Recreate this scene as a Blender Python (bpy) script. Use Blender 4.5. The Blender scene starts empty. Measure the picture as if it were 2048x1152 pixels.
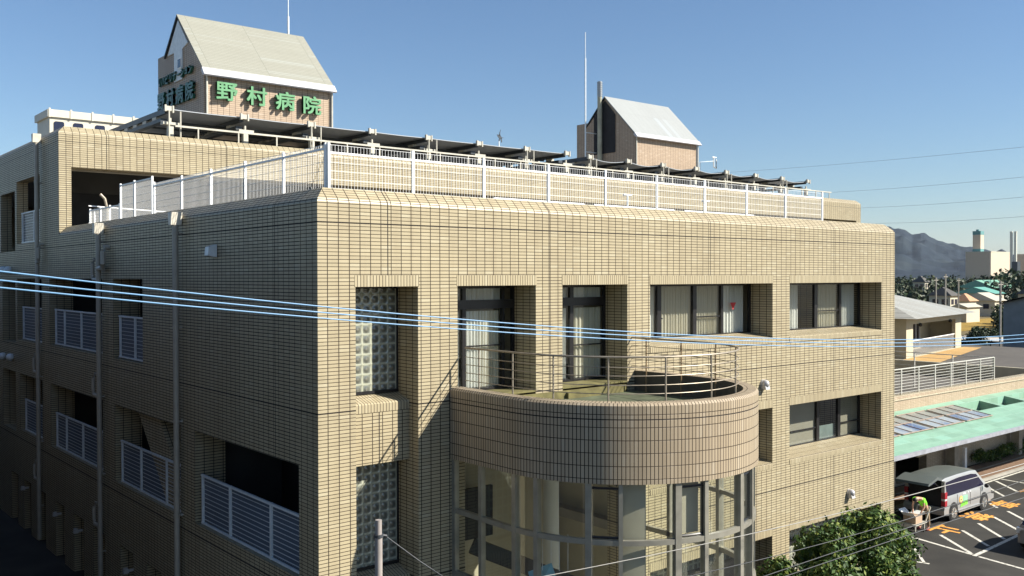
import bpy, bmesh, math, random
import numpy as np
from mathutils import Vector, Matrix, noise
random.seed(7)
S = bpy.context.scene
COL = S.collection
R_ = math.radians
# ------------------------------------------------------------------ camera
CAMP = np.array([-8.85155, -16.64328, 10.0])
YAW, PITCH, ROLL, FPX = 0.69303764, -0.011852, -0.0019645, 1877.37
fw = np.array([math.sin(YAW)*math.cos(PITCH), math.cos(YAW)*math.cos(PITCH), math.sin(PITCH)])
rt = np.array([math.cos(YAW), -math.sin(YAW), 0.0]); upv = np.cross(rt, fw)
RV = math.cos(ROLL)*rt + math.sin(ROLL)*upv; UV_ = -math.sin(ROLL)*rt + math.cos(ROLL)*upv
cd = bpy.data.cameras.new('camera'); co = bpy.data.objects.new('camera', cd); COL.objects.link(co)
M = Matrix(((RV[0], UV_[0], -fw[0], CAMP[0]), (RV[1], UV_[1], -fw[1], CAMP[1]), (RV[2], UV_[2], -fw[2], CAMP[2]), (0, 0, 0, 1)))
co.matrix_world = M
cd.sensor_width = 36; cd.lens = FPX/2048*36; cd.clip_start = 0.1; cd.clip_end = 20000
S.camera = co
S.render.resolution_x, S.render.resolution_y = 1024, 576
# ------------------------------------------------------------------ sun, sky, exposure
SUN = Vector((0.65, -0.80, 0.76)).normalized()
W = bpy.data.worlds.new('World'); S.world = W; W.use_nodes = True
wn = W.node_tree.nodes; wl = W.node_tree.links
bg = wn['Background']; sk = wn.new('ShaderNodeTexSky'); sk.sky_type = 'NISHITA'; sk.sun_disc = False
sk.sun_elevation = math.asin(SUN.z); sk.sun_rotation = math.atan2(SUN.x, SUN.y)
sk.altitude = 0; sk.air_density = 1.1; sk.dust_density = 0.3; sk.ozone_density = 6.0
wl.new(sk.outputs[0], bg.inputs[0]); bg.inputs[1].default_value = 0.06
ld = bpy.data.lights.new('sun', 'SUN'); ld.energy = 5.0; ld.angle = R_(0.5); ld.color = (1.0, 0.94, 0.84)
lo = bpy.data.objects.new('sun', ld); COL.objects.link(lo); lo.rotation_euler = (-SUN).to_track_quat('-Z', 'Y').to_euler(); lo.location = (30, -40, 60)
S.view_settings.view_transform = 'Standard'; S.view_settings.look = 'None'; S.view_settings.exposure = 1.1; S.view_settings.gamma = 1

def ray(px, py):
    return fw + RV*((px-1024)/FPX) - UV_*((py-576)/FPX)
def at(px, py, dist):                      # world point seen at a photo pixel, a given horizontal distance away
    d = ray(px, py); return CAMP + d*(dist/math.hypot(d[0], d[1]))

# ------------------------------------------------------------------ materials
def newmat(name):
    m = bpy.data.materials.new(name); m.use_nodes = True
    return m, m.node_tree.nodes, m.node_tree.links, m.node_tree.nodes['Principled BSDF']
def N(nt, t, **k):
    n = nt.new(t)
    for a, b in k.items(): setattr(n, a, b)
    return n
def mth(ns, ls, op, a, b=None, c=None):
    n = ns.new('ShaderNodeMath'); n.operation = op
    for i, v in enumerate((a, b, c)):
        if v is None: continue
        if isinstance(v, (int, float)): n.inputs[i].default_value = v
        else: ls.new(v, n.inputs[i])
    return n.outputs[0]
def mixc(ns, ls, f, a, b, bt='MIX'):
    n = ns.new('ShaderNodeMixRGB'); n.blend_type = bt
    for i, v in ((0, f), (1, a), (2, b)):
        if isinstance(v, (int, float)): n.inputs[i].default_value = v
        elif isinstance(v, tuple): n.inputs[i].default_value = (*v, 1)
        else: ls.new(v, n.inputs[i])
    return n.outputs[0]
def ramp(ns, ls, f, stops):
    n = ns.new('ShaderNodeValToRGB'); ls.new(f, n.inputs[0]); e = n.color_ramp.elements
    while len(e) < len(stops): e.new(0.5)
    for i, (p, c) in enumerate(stops): e[i].position = p; e[i].color = (*c, 1)
    return n.outputs[0]
def plain(name, col, rough=0.6, metal=0.0, var=0.18, scale=3.0, spec=0.5, bump=0.0, stain=0.0):
    m, ns, ls, b = newmat(name)
    tc = N(ns, 'ShaderNodeTexCoord'); nz = N(ns, 'ShaderNodeTexNoise'); nz.inputs['Scale'].default_value = scale; nz.inputs['Detail'].default_value = 6
    ls.new(tc.outputs['Object'], nz.inputs['Vector'])
    lo_ = tuple(c*(1-var) for c in col); hi = tuple(min(1, c*(1+var)) for c in col)
    c = ramp(ns, ls, nz.outputs[0], [(0.3, lo_), (0.7, hi)])
    if stain:
        n2 = N(ns, 'ShaderNodeTexNoise'); n2.inputs['Scale'].default_value = scale*0.2; n2.inputs['Detail'].default_value = 8
        ls.new(tc.outputs['Object'], n2.inputs['Vector'])
        f = ramp(ns, ls, n2.outputs[0], [(0.45, (0, 0, 0)), (0.75, (stain,)*3)])
        c = mixc(ns, ls, f, c, tuple(x*0.45 for x in col))
    ls.new(c, b.inputs['Base Color']); b.inputs['Roughness'].default_value = rough; b.inputs['Metallic'].default_value = metal
    b.inputs['Specular IOR Level'].default_value = spec
    if bump:
        bp = N(ns, 'ShaderNodeBump'); bp.inputs['Strength'].default_value = bump; bp.inputs['Distance'].default_value = 0.02
        ls.new(nz.outputs[0], bp.inputs['Height']); ls.new(bp.outputs[0], b.inputs['Normal'])
    return m
def tile(name, tw, th, gu, gv, col, grout, eu=(), ev=(), offu=0.0, offv=0.0, var=0.06, rough=0.45, mott=1.0):
    m, ns, ls, b = newmat(name)
    uv = N(ns, 'ShaderNodeUVMap'); uv.uv_map = 'UVMap'; sp = N(ns, 'ShaderNodeSeparateXYZ'); ls.new(uv.outputs[0], sp.inputs[0])
    u0, v0 = sp.outputs[0], sp.outputs[1]
    u = mth(ns, ls, 'ADD', u0, offu+tw*4000); v = mth(ns, ls, 'ADD', v0, offv+th*4000)
    mu = mth(ns, ls, 'LESS_THAN', mth(ns, ls, 'PINGPONG', u, tw/2), gu/2)
    mv = mth(ns, ls, 'LESS_THAN', mth(ns, ls, 'PINGPONG', v, th/2), gv/2)
    mk = mth(ns, ls, 'MAXIMUM', mu, mv)
    mk2 = None
    for c in eu:
        t = mth(ns, ls, 'LESS_THAN', mth(ns, ls, 'ABSOLUTE', mth(ns, ls, 'SUBTRACT', u0, c)), 0.012)
        mk2 = t if mk2 is None else mth(ns, ls, 'MAXIMUM', mk2, t)
    for c in ev:
        t = mth(ns, ls, 'LESS_THAN', mth(ns, ls, 'ABSOLUTE', mth(ns, ls, 'SUBTRACT', v0, c)), 0.011)
        mk2 = t if mk2 is None else mth(ns, ls, 'MAXIMUM', mk2, t)
    cu = mth(ns, ls, 'FLOOR', mth(ns, ls, 'DIVIDE', u, tw)); cv = mth(ns, ls, 'FLOOR', mth(ns, ls, 'DIVIDE', v, th))
    cb = N(ns, 'ShaderNodeCombineXYZ'); ls.new(cu, cb.inputs[0]); ls.new(cv, cb.inputs[1])
    wn_ = N(ns, 'ShaderNodeTexWhiteNoise'); wn_.noise_dimensions = '3D'; ls.new(cb.outputs[0], wn_.inputs['Vector'])
    base = ramp(ns, ls, wn_.outputs['Value'], [(0.0, tuple(c*(1-var) for c in col)), (0.55, col), (0.86, tuple(min(1, c*(1+var*0.6)) for c in col)),
                                              (1.0, (min(1, col[0]*1.10), min(1, col[1]*1.14), min(1, col[2]*1.2)))])
    tc = N(ns, 'ShaderNodeTexCoord'); nz = N(ns, 'ShaderNodeTexNoise'); nz.inputs['Scale'].default_value = 0.55; nz.inputs['Detail'].default_value = 7
    ls.new(tc.outputs['Object'], nz.inputs['Vector'])
    base = mixc(ns, ls, 0.5*mott, base, ramp(ns, ls, nz.outputs[0], [(0.3, (0.80, 0.77, 0.75)), (0.7, (1.0, 1.0, 1.0))]), 'MULTIPLY')
    # vertical weather streaks
    mp = N(ns, 'ShaderNodeMapping'); mp.inputs['Scale'].default_value = (2.2, 2.2, 0.12); ls.new(tc.outputs['Object'], mp.inputs[0])
    n3 = N(ns, 'ShaderNodeTexNoise'); n3.inputs['Scale'].default_value = 1.6; n3.inputs['Detail'].default_value = 5; ls.new(mp.outputs[0], n3.inputs['Vector'])
    base = mixc(ns, ls, 0.5*mott, base, ramp(ns, ls, n3.outputs[0], [(0.28, (0.78, 0.75, 0.72)), (0.5, (1, 1, 1))]), 'MULTIPLY')
    c = mixc(ns, ls, mk, base, grout)
    if mk2 is not None:
        c = mixc(ns, ls, mk2, c, (0.012, 0.010, 0.009)); mk = mth(ns, ls, 'MAXIMUM', mk, mk2)
    ls.new(c, b.inputs['Base Color'])
    rg = mth(ns, ls, 'ADD', mth(ns, ls, 'MULTIPLY', mk, 0.4), rough); ls.new(rg, b.inputs['Roughness'])
    bp = N(ns, 'ShaderNodeBump'); bp.invert = True; bp.inputs['Strength'].default_value = 0.5; bp.inputs['Distance'].default_value = 0.006
    ls.new(mk, bp.inputs['Height']); ls.new(bp.outputs[0], b.inputs['Normal'])
    b.inputs['Specular IOR Level'].default_value = 0.35
    return m
TC = (0.382, 0.328, 0.212); GR = (0.030, 0.021, 0.012)
EV = (15.0-0.18, 11.09, 7.29, 3.555, -0.2)
T_MAIN = tile('beige_tile', 0.2475, 0.0745, 0.0195, 0.0140, TC, GR, (1.62, 6.12, 12.18, 18.45, 24.6, 30.8, 37.0, 43.2), EV, 0.03)
T_SIDE = tile('beige_tile_side', 0.2475, 0.0745, 0.018, 0.018, TC, (0.025, 0.019, 0.015), (1.9, 7.7, 13.5), EV, 0.0)
T_SOLD = tile('beige_soldier_tile', 0.0745, 0.2475, 0.0145, 0.011, TC, GR, (), (), 0.0, 0.0)
T_CURV = tile('beige_curved_tile', 0.0790, 0.2475, 0.017, 0.015, (0.372, 0.305, 0.212), GR, (), (7.27,), 0.0, 0.06)
T_SMALL = tile('beige_tower_tile', 0.30, 0.1, 0.016, 0.010, (0.38, 0.29, 0.205), GR, (), ())
T_WING = tile('beige_wing_tile', 0.2475, 0.0745, 0.010, 0.008, (0.42, 0.33, 0.235), (0.15, 0.11, 0.07), (), ())
M_WHITE = plain('white_painted_metal', (0.78, 0.79, 0.78), 0.4, 0, 0.05, 8)
M_RAILG = plain('off_white_rail_paint', (0.50, 0.49, 0.44), 0.5, 0, 0.1, 6)
M_GREYW = plain('pale_grey_metal', (0.64, 0.68, 0.69), 0.45, 0.1, 0.1, 6)
M_CREAMP = plain('cream_painted_steel', (0.46, 0.44, 0.37), 0.5, 0, 0.1, 6, stain=0.4)
M_PIPE = plain('beige_plastic_pipe', (0.36, 0.33, 0.27), 0.45, 0, 0.08, 4, stain=0.2)
M_FRAME = plain('dark_bronze_frame', (0.018, 0.017, 0.018), 0.35, 0.3, 0.2, 5)
M_FRAMEL = plain('grey_aluminium_frame', (0.30, 0.32, 0.33), 0.4, 0.5, 0.1, 5)
M_BRONZE = plain('warm_grey_metal_mullion', (0.30, 0.285, 0.235), 0.38, 0.4, 0.12, 5)
M_STEEL = plain('dull_stainless_rail', (0.30, 0.26, 0.20), 0.5, 0.5, 0.15, 9)
M_STEELR = plain('weathered_brown_post', (0.22, 0.15, 0.08), 0.5, 0.4, 0.25, 9)
M_CONC = plain('weathered_concrete', (0.30, 0.28, 0.24), 0.85, 0, 0.15, 2, stain=0.5, bump=0.2)
M_DECK = plain('grey_roof_membrane', (0.085, 0.075, 0.060), 0.8, 0, 0.15, 1.5, stain=0.5)
M_MOSS = plain('mossy_green_deck', (0.085, 0.10, 0.055), 0.85, 0, 0.35, 2.2, stain=0.5, bump=0.3)
M_MOSSY = plain('mossy_door_step', (0.13, 0.115, 0.04), 0.85, 0, 0.3, 5, stain=0.5)
M_CORR = plain('shade_coloured_interior', (0.035, 0.034, 0.032), 0.8, 0, 0.2, 1)  # near-black colour stands in for the shade inside the loggias
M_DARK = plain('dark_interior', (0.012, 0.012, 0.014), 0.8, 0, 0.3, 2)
M_ROOM = plain('room_wall', (0.42, 0.385, 0.285), 0.8, 0, 0.05, 2)
M_ROOMF = plain('room_floor', (0.13, 0.10, 0.07), 0.5, 0, 0.15, 2)
M_GREEN = plain('green_enamel_letter', (0.015, 0.13, 0.06), 0.35, 0, 0.06, 6)
M_GREEND = plain('dark_green_enamel_letter', (0.012, 0.085, 0.05), 0.35, 0, 0.06, 6)
M_BLACK = plain('black_rubber', (0.012, 0.012, 0.012), 0.7, 0, 0.2, 9)
M_BLUEW = plain('pale_blue_cable_sheath', (0.11, 0.27, 0.46), 0.5, 0, 0.04, 5)
M_WIRE = plain('grey_cable', (0.26, 0.25, 0.22), 0.5, 0, 0.1, 5)
M_WIRED = plain('dark_cable', (0.035, 0.04, 0.045), 0.6, 0, 0.1, 5)
M_WIRED2 = plain('far_transmission_wire', (0.35, 0.40, 0.43), 0.6, 0, 0.1, 5)
M_TAN = plain('tan_signboard', (0.45, 0.33, 0.2), 0.6)
def slate(name, col, dark, cw, ch, g=0.02):
    return tile(name, cw, ch, g, g, col, dark, var=0.03, rough=0.6, mott=0.35)
M_SLATE = slate('cream_slate_roof', (0.262, 0.262, 0.218), (0.165, 0.165, 0.135), 3.0, 0.15, 0.022)
M_ROOFG = slate('pale_grey_sheet_roof', (0.27, 0.285, 0.28), (0.24, 0.25, 0.245), 0.5, 2.6, 0.02)
M_FASC = plain('white_eave_fascia', (0.45, 0.45, 0.47), 0.5, 0, 0.12, 1.5, stain=0.3)
def glass(name, tint=(0.02, 0.025, 0.025), refl=0.12, trans=(0.90, 0.92, 0.90), rough=0.02):
    m, ns, ls, b = newmat(name); ns.remove(b)
    out = ns['Material Output']; tr = N(ns, 'ShaderNodeBsdfTransparent'); tr.inputs[0].default_value = (*trans, 1)
    gl = N(ns, 'ShaderNodeBsdfGlossy'); gl.inputs['Roughness'].default_value = rough; gl.inputs[0].default_value = (0.9, 0.95, 1, 1)
    lw_ = N(ns, 'ShaderNodeLayerWeight'); lw_.inputs[0].default_value = 0.5
    f = mth(ns, ls, 'MULTIPLY_ADD', mth(ns, ls, 'POWER', lw_.outputs['Facing'], 4.0), 0.8, refl*0.5)
    mx = N(ns, 'ShaderNodeMixShader'); ls.new(f, mx.inputs[0]); ls.new(tr.outputs[0], mx.inputs[1]); ls.new(gl.outputs[0], mx.inputs[2])
    ls.new(mx.outputs[0], out.inputs[0]); return m
M_GLASS = glass('window_glass')
M_GLASSC = glass('clear_atrium_glass', refl=0.22, trans=(0.95, 0.97, 0.93))
M_CARG = plain('dark_car_glass', (0.012, 0.011, 0.03), 0.08, 0, 0.1, 4, spec=0.8)
def curtain(name, col, fold=16.0):
    m, ns, ls, b = newmat(name)
    b.inputs['Base Color'].default_value = (*col, 1); b.inputs['Roughness'].default_value = 0.85
    return m
M_CURT = curtain('sheer_curtain', (0.62, 0.62, 0.58))
M_CURTB = curtain('beige_curtain', (0.48, 0.45, 0.36))
# glass block
def glassblock():
    m, ns, ls, b = newmat('glass_block')
    uv = N(ns, 'ShaderNodeUVMap'); uv.uv_map = 'UVMap'; sp = N(ns, 'ShaderNodeSeparateXYZ'); ls.new(uv.outputs[0], sp.inputs[0])
    P_ = 0.214
    a = mth(ns, ls, 'PINGPONG', mth(ns, ls, 'ADD', sp.outputs[0], P_*500), P_/2); c = mth(ns, ls, 'PINGPONG', mth(ns, ls, 'ADD', sp.outputs[1], P_*500), P_/2)
    dd = mth(ns, ls, 'MINIMUM', a, c); mk = mth(ns, ls, 'LESS_THAN', dd, 0.022)
    x1 = mth(ns, ls, 'SUBTRACT', a, P_/2); y1 = mth(ns, ls, 'SUBTRACT', c, P_/2)
    r = mth(ns, ls, 'SQRT', mth(ns, ls, 'ADD', mth(ns, ls, 'MULTIPLY', x1, x1), mth(ns, ls, 'MULTIPLY', y1, y1)))
    cr = ramp(ns, ls, mth(ns, ls, 'DIVIDE', r, 0.12), [(0.0, (0.17, 0.165, 0.13)), (0.40, (0.11, 0.115, 0.095)), (0.72, (0.17, 0.18, 0.15)), (1.0, (0.21, 0.22, 0.18))])  # lighter centre paints a highlight into each block
    cc = mixc(ns, ls, mk, cr, (0.34, 0.35, 0.27)); ls.new(cc, b.inputs['Base Color'])
    h = mth(ns, ls, 'COSINE', mth(ns, ls, 'MULTIPLY', r, 34.0))
    bp = N(ns, 'ShaderNodeBump'); bp.inputs['Strength'].default_value = 0.5; bp.inputs['Distance'].default_value = 0.02; ls.new(h, bp.inputs['Height']); ls.new(bp.outputs[0], b.inputs['Normal'])
    b.inputs['Roughness'].default_value = 0.12; b.inputs['Specular IOR Level'].default_value = 0.9
    return m
M_GB = glassblock()
def frosted():
    m, ns, ls, b = newmat('frosted_rail_panel'); b.inputs['Base Color'].default_value = (0.16, 0.20, 0.26, 1); b.inputs['Roughness'].default_value = 0.3; b.inputs['Alpha'].default_value = 0.55; return m
M_FROST = frosted()
# green copper canopy
M_COPPER = tile('green_sheet_canopy', 0.9, 0.45, 0.012, 0.02, (0.215, 0.375, 0.27), (0.28, 0.43, 0.335), var=0.10, rough=0.5)
M_COPPERD = plain('green_upstand', (0.10, 0.34, 0.22), 0.5, 0, 0.15, 3)
def solar():
    m, ns, ls, b = newmat('skylight_glass_sheet'); tc = N(ns, 'ShaderNodeTexCoord'); mp = N(ns, 'ShaderNodeMapping'); mp.inputs['Scale'].default_value = (1.1, 0.35, 1); ls.new(tc.outputs['Object'], mp.inputs[0])
    nz = N(ns, 'ShaderNodeTexNoise'); nz.inputs['Scale'].default_value = 1.0; ls.new(mp.outputs[0], nz.inputs['Vector'])
    ls.new(ramp(ns, ls, nz.outputs[0], [(0.35, (0.06, 0.10, 0.20)), (0.6, (0.30, 0.33, 0.33))]), b.inputs['Base Color']); b.inputs['Roughness'].default_value = 0.12; return m
M_SKYL = solar(); M_SKYG = plain('grey_skylight_sheet', (0.22, 0.23, 0.20), 0.25, 0, 0.2, 1.2)
def dome_panel():
    m, ns, ls, b = newmat('dark_corrugated_panel'); tc = N(ns, 'ShaderNodeTexCoord'); sp = N(ns, 'ShaderNodeSeparateXYZ'); ls.new(tc.outputs['Object'], sp.inputs[0])
    w = mth(ns, ls, 'SINE', mth(ns, ls, 'MULTIPLY', sp.outputs[1], 40.0))
    ls.new(ramp(ns, ls, mth(ns, ls, 'MULTIPLY_ADD', w, 0.5, 0.5), [(0.0, (0.26, 0.28, 0.30)), (0.9, (0.42, 0.44, 0.46))]), b.inputs['Base Color'])
    bp = N(ns, 'ShaderNodeBump'); bp.inputs['Distance'].default_value = 0.02; ls.new(w, bp.inputs['Height']); ls.new(bp.outputs[0], b.inputs['Normal'])
    b.inputs['Roughness'].default_value = 0.4; b.inputs['Metallic'].default_value = 0.3; return m
M_PANEL = dome_panel()
M_BEAM = plain('dark_blue_grey_beam', (0.045, 0.055, 0.065), 0.45, 0.3, 0.2, 3)
def ground_mat(name, cols, scale, rough=0.9, bump=0.3, s2=30):
    m, ns, ls, b = newmat(name); tc = N(ns, 'ShaderNodeTexCoord')
    nz = N(ns, 'ShaderNodeTexNoise'); nz.inputs['Scale'].default_value = scale; nz.inputs['Detail'].default_value = 8; ls.new(tc.outputs['Object'], nz.inputs['Vector'])
    n2 = N(ns, 'ShaderNodeTexNoise'); n2.inputs['Scale'].default_value = s2; n2.inputs['Detail'].default_value = 4; ls.new(tc.outputs['Object'], n2.inputs['Vector'])
    k = len(cols); c = ramp(ns, ls, nz.outputs[0], [(0.3+0.4*i/(k-1), cols[i]) for i in range(k)])
    c = mixc(ns, ls, 0.5, c, ramp(ns, ls, n2.outputs[0], [(0.3, (0.55, 0.55, 0.55)), (0.7, (1, 1, 1))]), 'MULTIPLY')
    ls.new(c, b.inputs['Base Color']); b.inputs['Roughness'].default_value = rough
    bp = N(ns, 'ShaderNodeBump'); bp.inputs['Strength'].default_value = bump; ls.new(n2.outputs[0], bp.inputs['Height']); bp.inputs['Distance'].default_value = 0.02; ls.new(bp.outputs[0], b.inputs['Normal'])
    b.inputs['Specular IOR Level'].default_value = 0.25
    return m
M_ASPH = ground_mat('asphalt', [(0.026, 0.025, 0.022), (0.040, 0.038, 0.033), (0.055, 0.052, 0.045)], 0.5)
M_PAVE = tile('brown_pavement_brick', 0.22, 0.11, 0.01, 0.01, (0.20, 0.125, 0.08), (0.12, 0.08, 0.05), var=0.15, rough=0.8)
M_LAND = ground_mat('fields_ground', [(0.06, 0.055, 0.03), (0.11, 0.09, 0.04), (0.16, 0.12, 0.05), (0.07, 0.08, 0.035)], 0.02, s2=0.6)
M_FIELD = ground_mat('ripe_field', [(0.26, 0.17, 0.03), (0.34, 0.22, 0.04)], 0.2, s2=2)
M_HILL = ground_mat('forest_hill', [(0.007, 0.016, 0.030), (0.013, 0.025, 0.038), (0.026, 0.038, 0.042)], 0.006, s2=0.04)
def paint(name, col, wear=0.35):
    m, ns, ls, b = newmat(name); tc = N(ns, 'ShaderNodeTexCoord'); nz = N(ns, 'ShaderNodeTexNoise'); nz.inputs['Scale'].default_value = 9; nz.inputs['Detail'].default_value = 8
    ls.new(tc.outputs['Object'], nz.inputs['Vector'])
    ls.new(ramp(ns, ls, nz.outputs[0], [(0.36, tuple(c*wear for c in col)), (0.46, col)]), b.inputs['Base Color']); b.inputs['Roughness'].default_value = 0.8; return m
M_LINE = paint('worn_white_paint', (0.55, 0.53, 0.46)); M_ORNG = paint('worn_orange_paint', (0.72, 0.33, 0.06))
def leafmat(name, a, b_, c_):
    m, ns, ls, b = newmat(name); g = N(ns, 'ShaderNodeNewGeometry')
    cc = ramp(ns, ls, g.outputs['Random Per Island'], [(0.0, a), (0.6, b_), (1.0, c_)])
    ls.new(cc, b.inputs['Base Color']); b.inputs['Roughness'].default_value = 0.55; b.inputs['Specular IOR Level'].default_value = 0.25
    return m
M_LEAF = leafmat('glossy_leaf', (0.020, 0.050, 0.010), (0.055, 0.105, 0.018), (0.17, 0.20, 0.035))
M_LEAFD = leafmat('far_leaf', (0.015, 0.030, 0.014), (0.035, 0.055, 0.020), (0.06, 0.07, 0.03))
M_BARK = plain('bark', (0.10, 0.07, 0.045), 0.9, 0, 0.3, 8)
M_CARS = plain('silver_car_paint', (0.37, 0.37, 0.36), 0.28, 0.35, 0.04, 2, spec=0.7)
M_CARR = plain('grey_car_roof_paint', (0.15, 0.17, 0.165), 0.3, 0.3, 0.05, 2, spec=0.7)
M_CARD = plain('charcoal_car_paint', (0.20, 0.20, 0.21), 0.28, 0.4, 0.05, 2, spec=0.7)
M_RED = plain('red_lamp_lens', (0.32, 0.01, 0.02), 0.15, 0, 0.1, 5, spec=0.8)
M_LENS = plain('clear_lamp_lens', (0.6, 0.6, 0.6), 0.15, 0.2, 0.05, 5)
M_RIM = plain('alloy_rim', (0.5, 0.49, 0.45), 0.3, 0.7, 0.1, 5)
M_LIME = plain('lime_green_shirt', (0.22, 0.75, 0.03), 0.8, 0, 0.12, 12)
M_SKIN = plain('skin', (0.50, 0.28, 0.18), 0.6)
M_KHAKI = plain('khaki_trousers', (0.24, 0.17, 0.10), 0.85, 0, 0.2, 12)
M_HAIR = plain('black_hair', (0.01, 0.009, 0.008), 0.5)
M_SHOE = plain('red_shoe', (0.25, 0.03, 0.03), 0.6)
M_CREAM = plain('cream_render', (0.42, 0.38, 0.27), 0.8, 0, 0.08, 1.5, stain=0.2)
M_BGREY = plain('blue_grey_cladding', (0.20, 0.225, 0.23), 0.7, 0, 0.1, 1.2, stain=0.2)

# ------------------------------------------------------------------ mesh builder
class MB:
    def __init__(s): s.v = []; s.f = []; s.uv = []; s.mi = []; s.sm = []
    def face(s, pts, uv=None, mi=0, smooth=False):
        n = len(s.v); s.v += [tuple(map(float, p)) for p in pts]; s.f.append(tuple(range(n, n+len(pts))))
        if uv is None:
            a, b, c = (Vector(pts[0]), Vector(pts[1]), Vector(pts[2])); nr = (b-a).cross(c-a)
            if nr.length < 1e-12 and len(pts) > 3: nr = (Vector(pts[2])-a).cross(Vector(pts[3])-a)
            ax, ay, az = abs(nr.x), abs(nr.y), abs(nr.z)
            if az > ax and az > ay: uv = [(p[0], p[1]) for p in pts]
            elif ax > ay: uv = [(p[1], p[2]) for p in pts]
            else: uv = [(p[0], p[2]) for p in pts]
        s.uv += uv; s.mi.append(mi); s.sm.append(smooth); return s
    def box(s, x0, x1, y0, y1, z0, z1, mi=0, uvf=None):
        x0, x1 = min(x0, x1), max(x0, x1); y0, y1 = min(y0, y1), max(y0, y1); z0, z1 = min(z0, z1), max(z0, z1)
        P = [(x0, y0, z0), (x1, y0, z0), (x1, y1, z0), (x0, y1, z0), (x0, y0, z1), (x1, y0, z1), (x1, y1, z1), (x0, y1, z1)]
        for q in ((0, 3, 2, 1), (4, 5, 6, 7), (0, 1, 5, 4), (1, 2, 6, 5), (2, 3, 7, 6), (3, 0, 4, 7)): s.face([P[i] for i in q], mi=mi)
        return s
    def prism(s, poly, axis, a, b, mi=0):          # poly of 2D points, extruded along axis from a to b
        def mk(p, t): return {'x': (t, p[0], p[1]), 'y': (p[0], t, p[1]), 'z': (p[0], p[1], t)}[axis]
        A = [mk(p, a) for p in poly]; B = [mk(p, b) for p in poly]; n = len(poly)
        s.face(A, mi=mi); s.face(B[::-1], mi=mi)
        for i in range(n): s.face([A[i], B[i], B[(i+1) % n], A[(i+1) % n]], mi=mi)
        return s
    def tube(s, pts, r, n=8, caps=True, mi=0, r2=None):
        pts = [Vector(p) for p in pts]; rings = []
        for i, p in enumerate(pts):
            d = (pts[min(i+1, len(pts)-1)]-pts[max(i-1, 0)]).normalized()
            up = Vector((0, 0, 1)) if abs(d.z) < 0.95 else Vector((1, 0, 0))
            a = d.cross(up).normalized(); b = d.cross(a); rr = r if r2 is None else r+(r2-r)*i/(len(pts)-1)
            rings.append([p+(a*math.cos(2*math.pi*k/n)+b*math.sin(2*math.pi*k/n))*rr for k in range(n)])
        for i in range(len(rings)-1):
            for k in range(n): s.face([rings[i][k], rings[i][(k+1) % n], rings[i+1][(k+1) % n], rings[i+1][k]], mi=mi, smooth=True)
        if caps: s.face(rings[0], mi=mi); s.face(rings[-1][::-1], mi=mi)
        return s
    def bar(s, a, b, w, h=None, mi=0):             # rectangular bar between two points
        h = h or w; a = Vector(a); b = Vector(b); d = (b-a).normalized(); up = Vector((0, 0, 1)) if abs(d.z) < 0.95 else Vector((0, 1, 0))
        sx = d.cross(up).normalized()*w/2; sy = sx.cross(d).normalized()*h/2
        A = [a+sx+sy, a-sx+sy, a-sx-sy, a+sx-sy]; B = [p+(b-a) for p in A]
        s.face(A, mi=mi); s.face(B[::-1], mi=mi)
        for i in range(4): s.face([A[i], B[i], B[(i+1) % 4], A[(i+1) % 4]], mi=mi)
        return s
    def ball(s, c, r, n=8, mi=0):
        c = Vector(c); r = Vector(r) if not isinstance(r, (int, float)) else Vector((r, r, r))
        def q(i, j): t = math.pi*i/n; p = 2*math.pi*j/(2*n); return (c.x+r.x*math.sin(t)*math.cos(p), c.y+r.y*math.sin(t)*math.sin(p), c.z+r.z*math.cos(t))
        for i in range(n):
            for j in range(2*n):
                if i == 0: s.face([q(0, 0), q(1, j), q(1, j+1)], mi=mi, smooth=True)
                elif i == n-1: s.face([q(i, j), q(n, 0), q(i, j+1)], mi=mi, smooth=True)
                else: s.face([q(i, j), q(i+1, j), q(i+1, j+1), q(i, j+1)], mi=mi, smooth=True)
        return s
    def build(s, name, mats, parent=None, recalc=True, label=None):
        off = Vector((0, 0, 0)); p = parent
        while p is not None: off += Vector(p.location); p = p.parent
        me = bpy.data.meshes.new(name); me.from_pydata([(v[0]-off.x, v[1]-off.y, v[2]-off.z) for v in s.v], [], s.f)
        ul = me.uv_layers.new(name='UVMap')
        ul.data.foreach_set('uv', np.array(s.uv, dtype=np.float32).ravel())
        me.polygons.foreach_set('material_index', s.mi)
        for m in (mats if isinstance(mats, (list, tuple)) else [mats]): me.materials.append(m)
        bm = bmesh.new(); bm.from_mesh(me)
        bmesh.ops.remove_doubles(bm, verts=bm.verts, dist=1e-5)
        if recalc: bmesh.ops.recalc_face_normals(bm, faces=bm.faces)
        bm.to_mesh(me); bm.free()
        if any(s.sm):
            for pl in me.polygons: pl.use_smooth = True
            try: me.set_sharp_from_angle(angle=R_(40))
            except Exception: pass
        o = bpy.data.objects.new(name, me); COL.objects.link(o)
        if parent is not None: o.parent = parent
        if label: o['label'] = label
        return o
def thing(name, label, cat, loc=(0, 0, 0), group=None, kind=None):
    o = bpy.data.objects.new(name, None); COL.objects.link(o); o.location = loc; o.empty_display_size = 0.2
    return tag(o, label, cat, group)
def tag(o, label, cat, group=None):
    o['label'] = label; o['category'] = cat
    if group: o['group'] = group
    return o
def struct(o, label=None):
    o['kind'] = 'structure'
    if label: o['label'] = label
    return o
def stuff(o, label, cat):
    o['kind'] = 'stuff'; o['label'] = label; o['category'] = cat; return o
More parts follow.
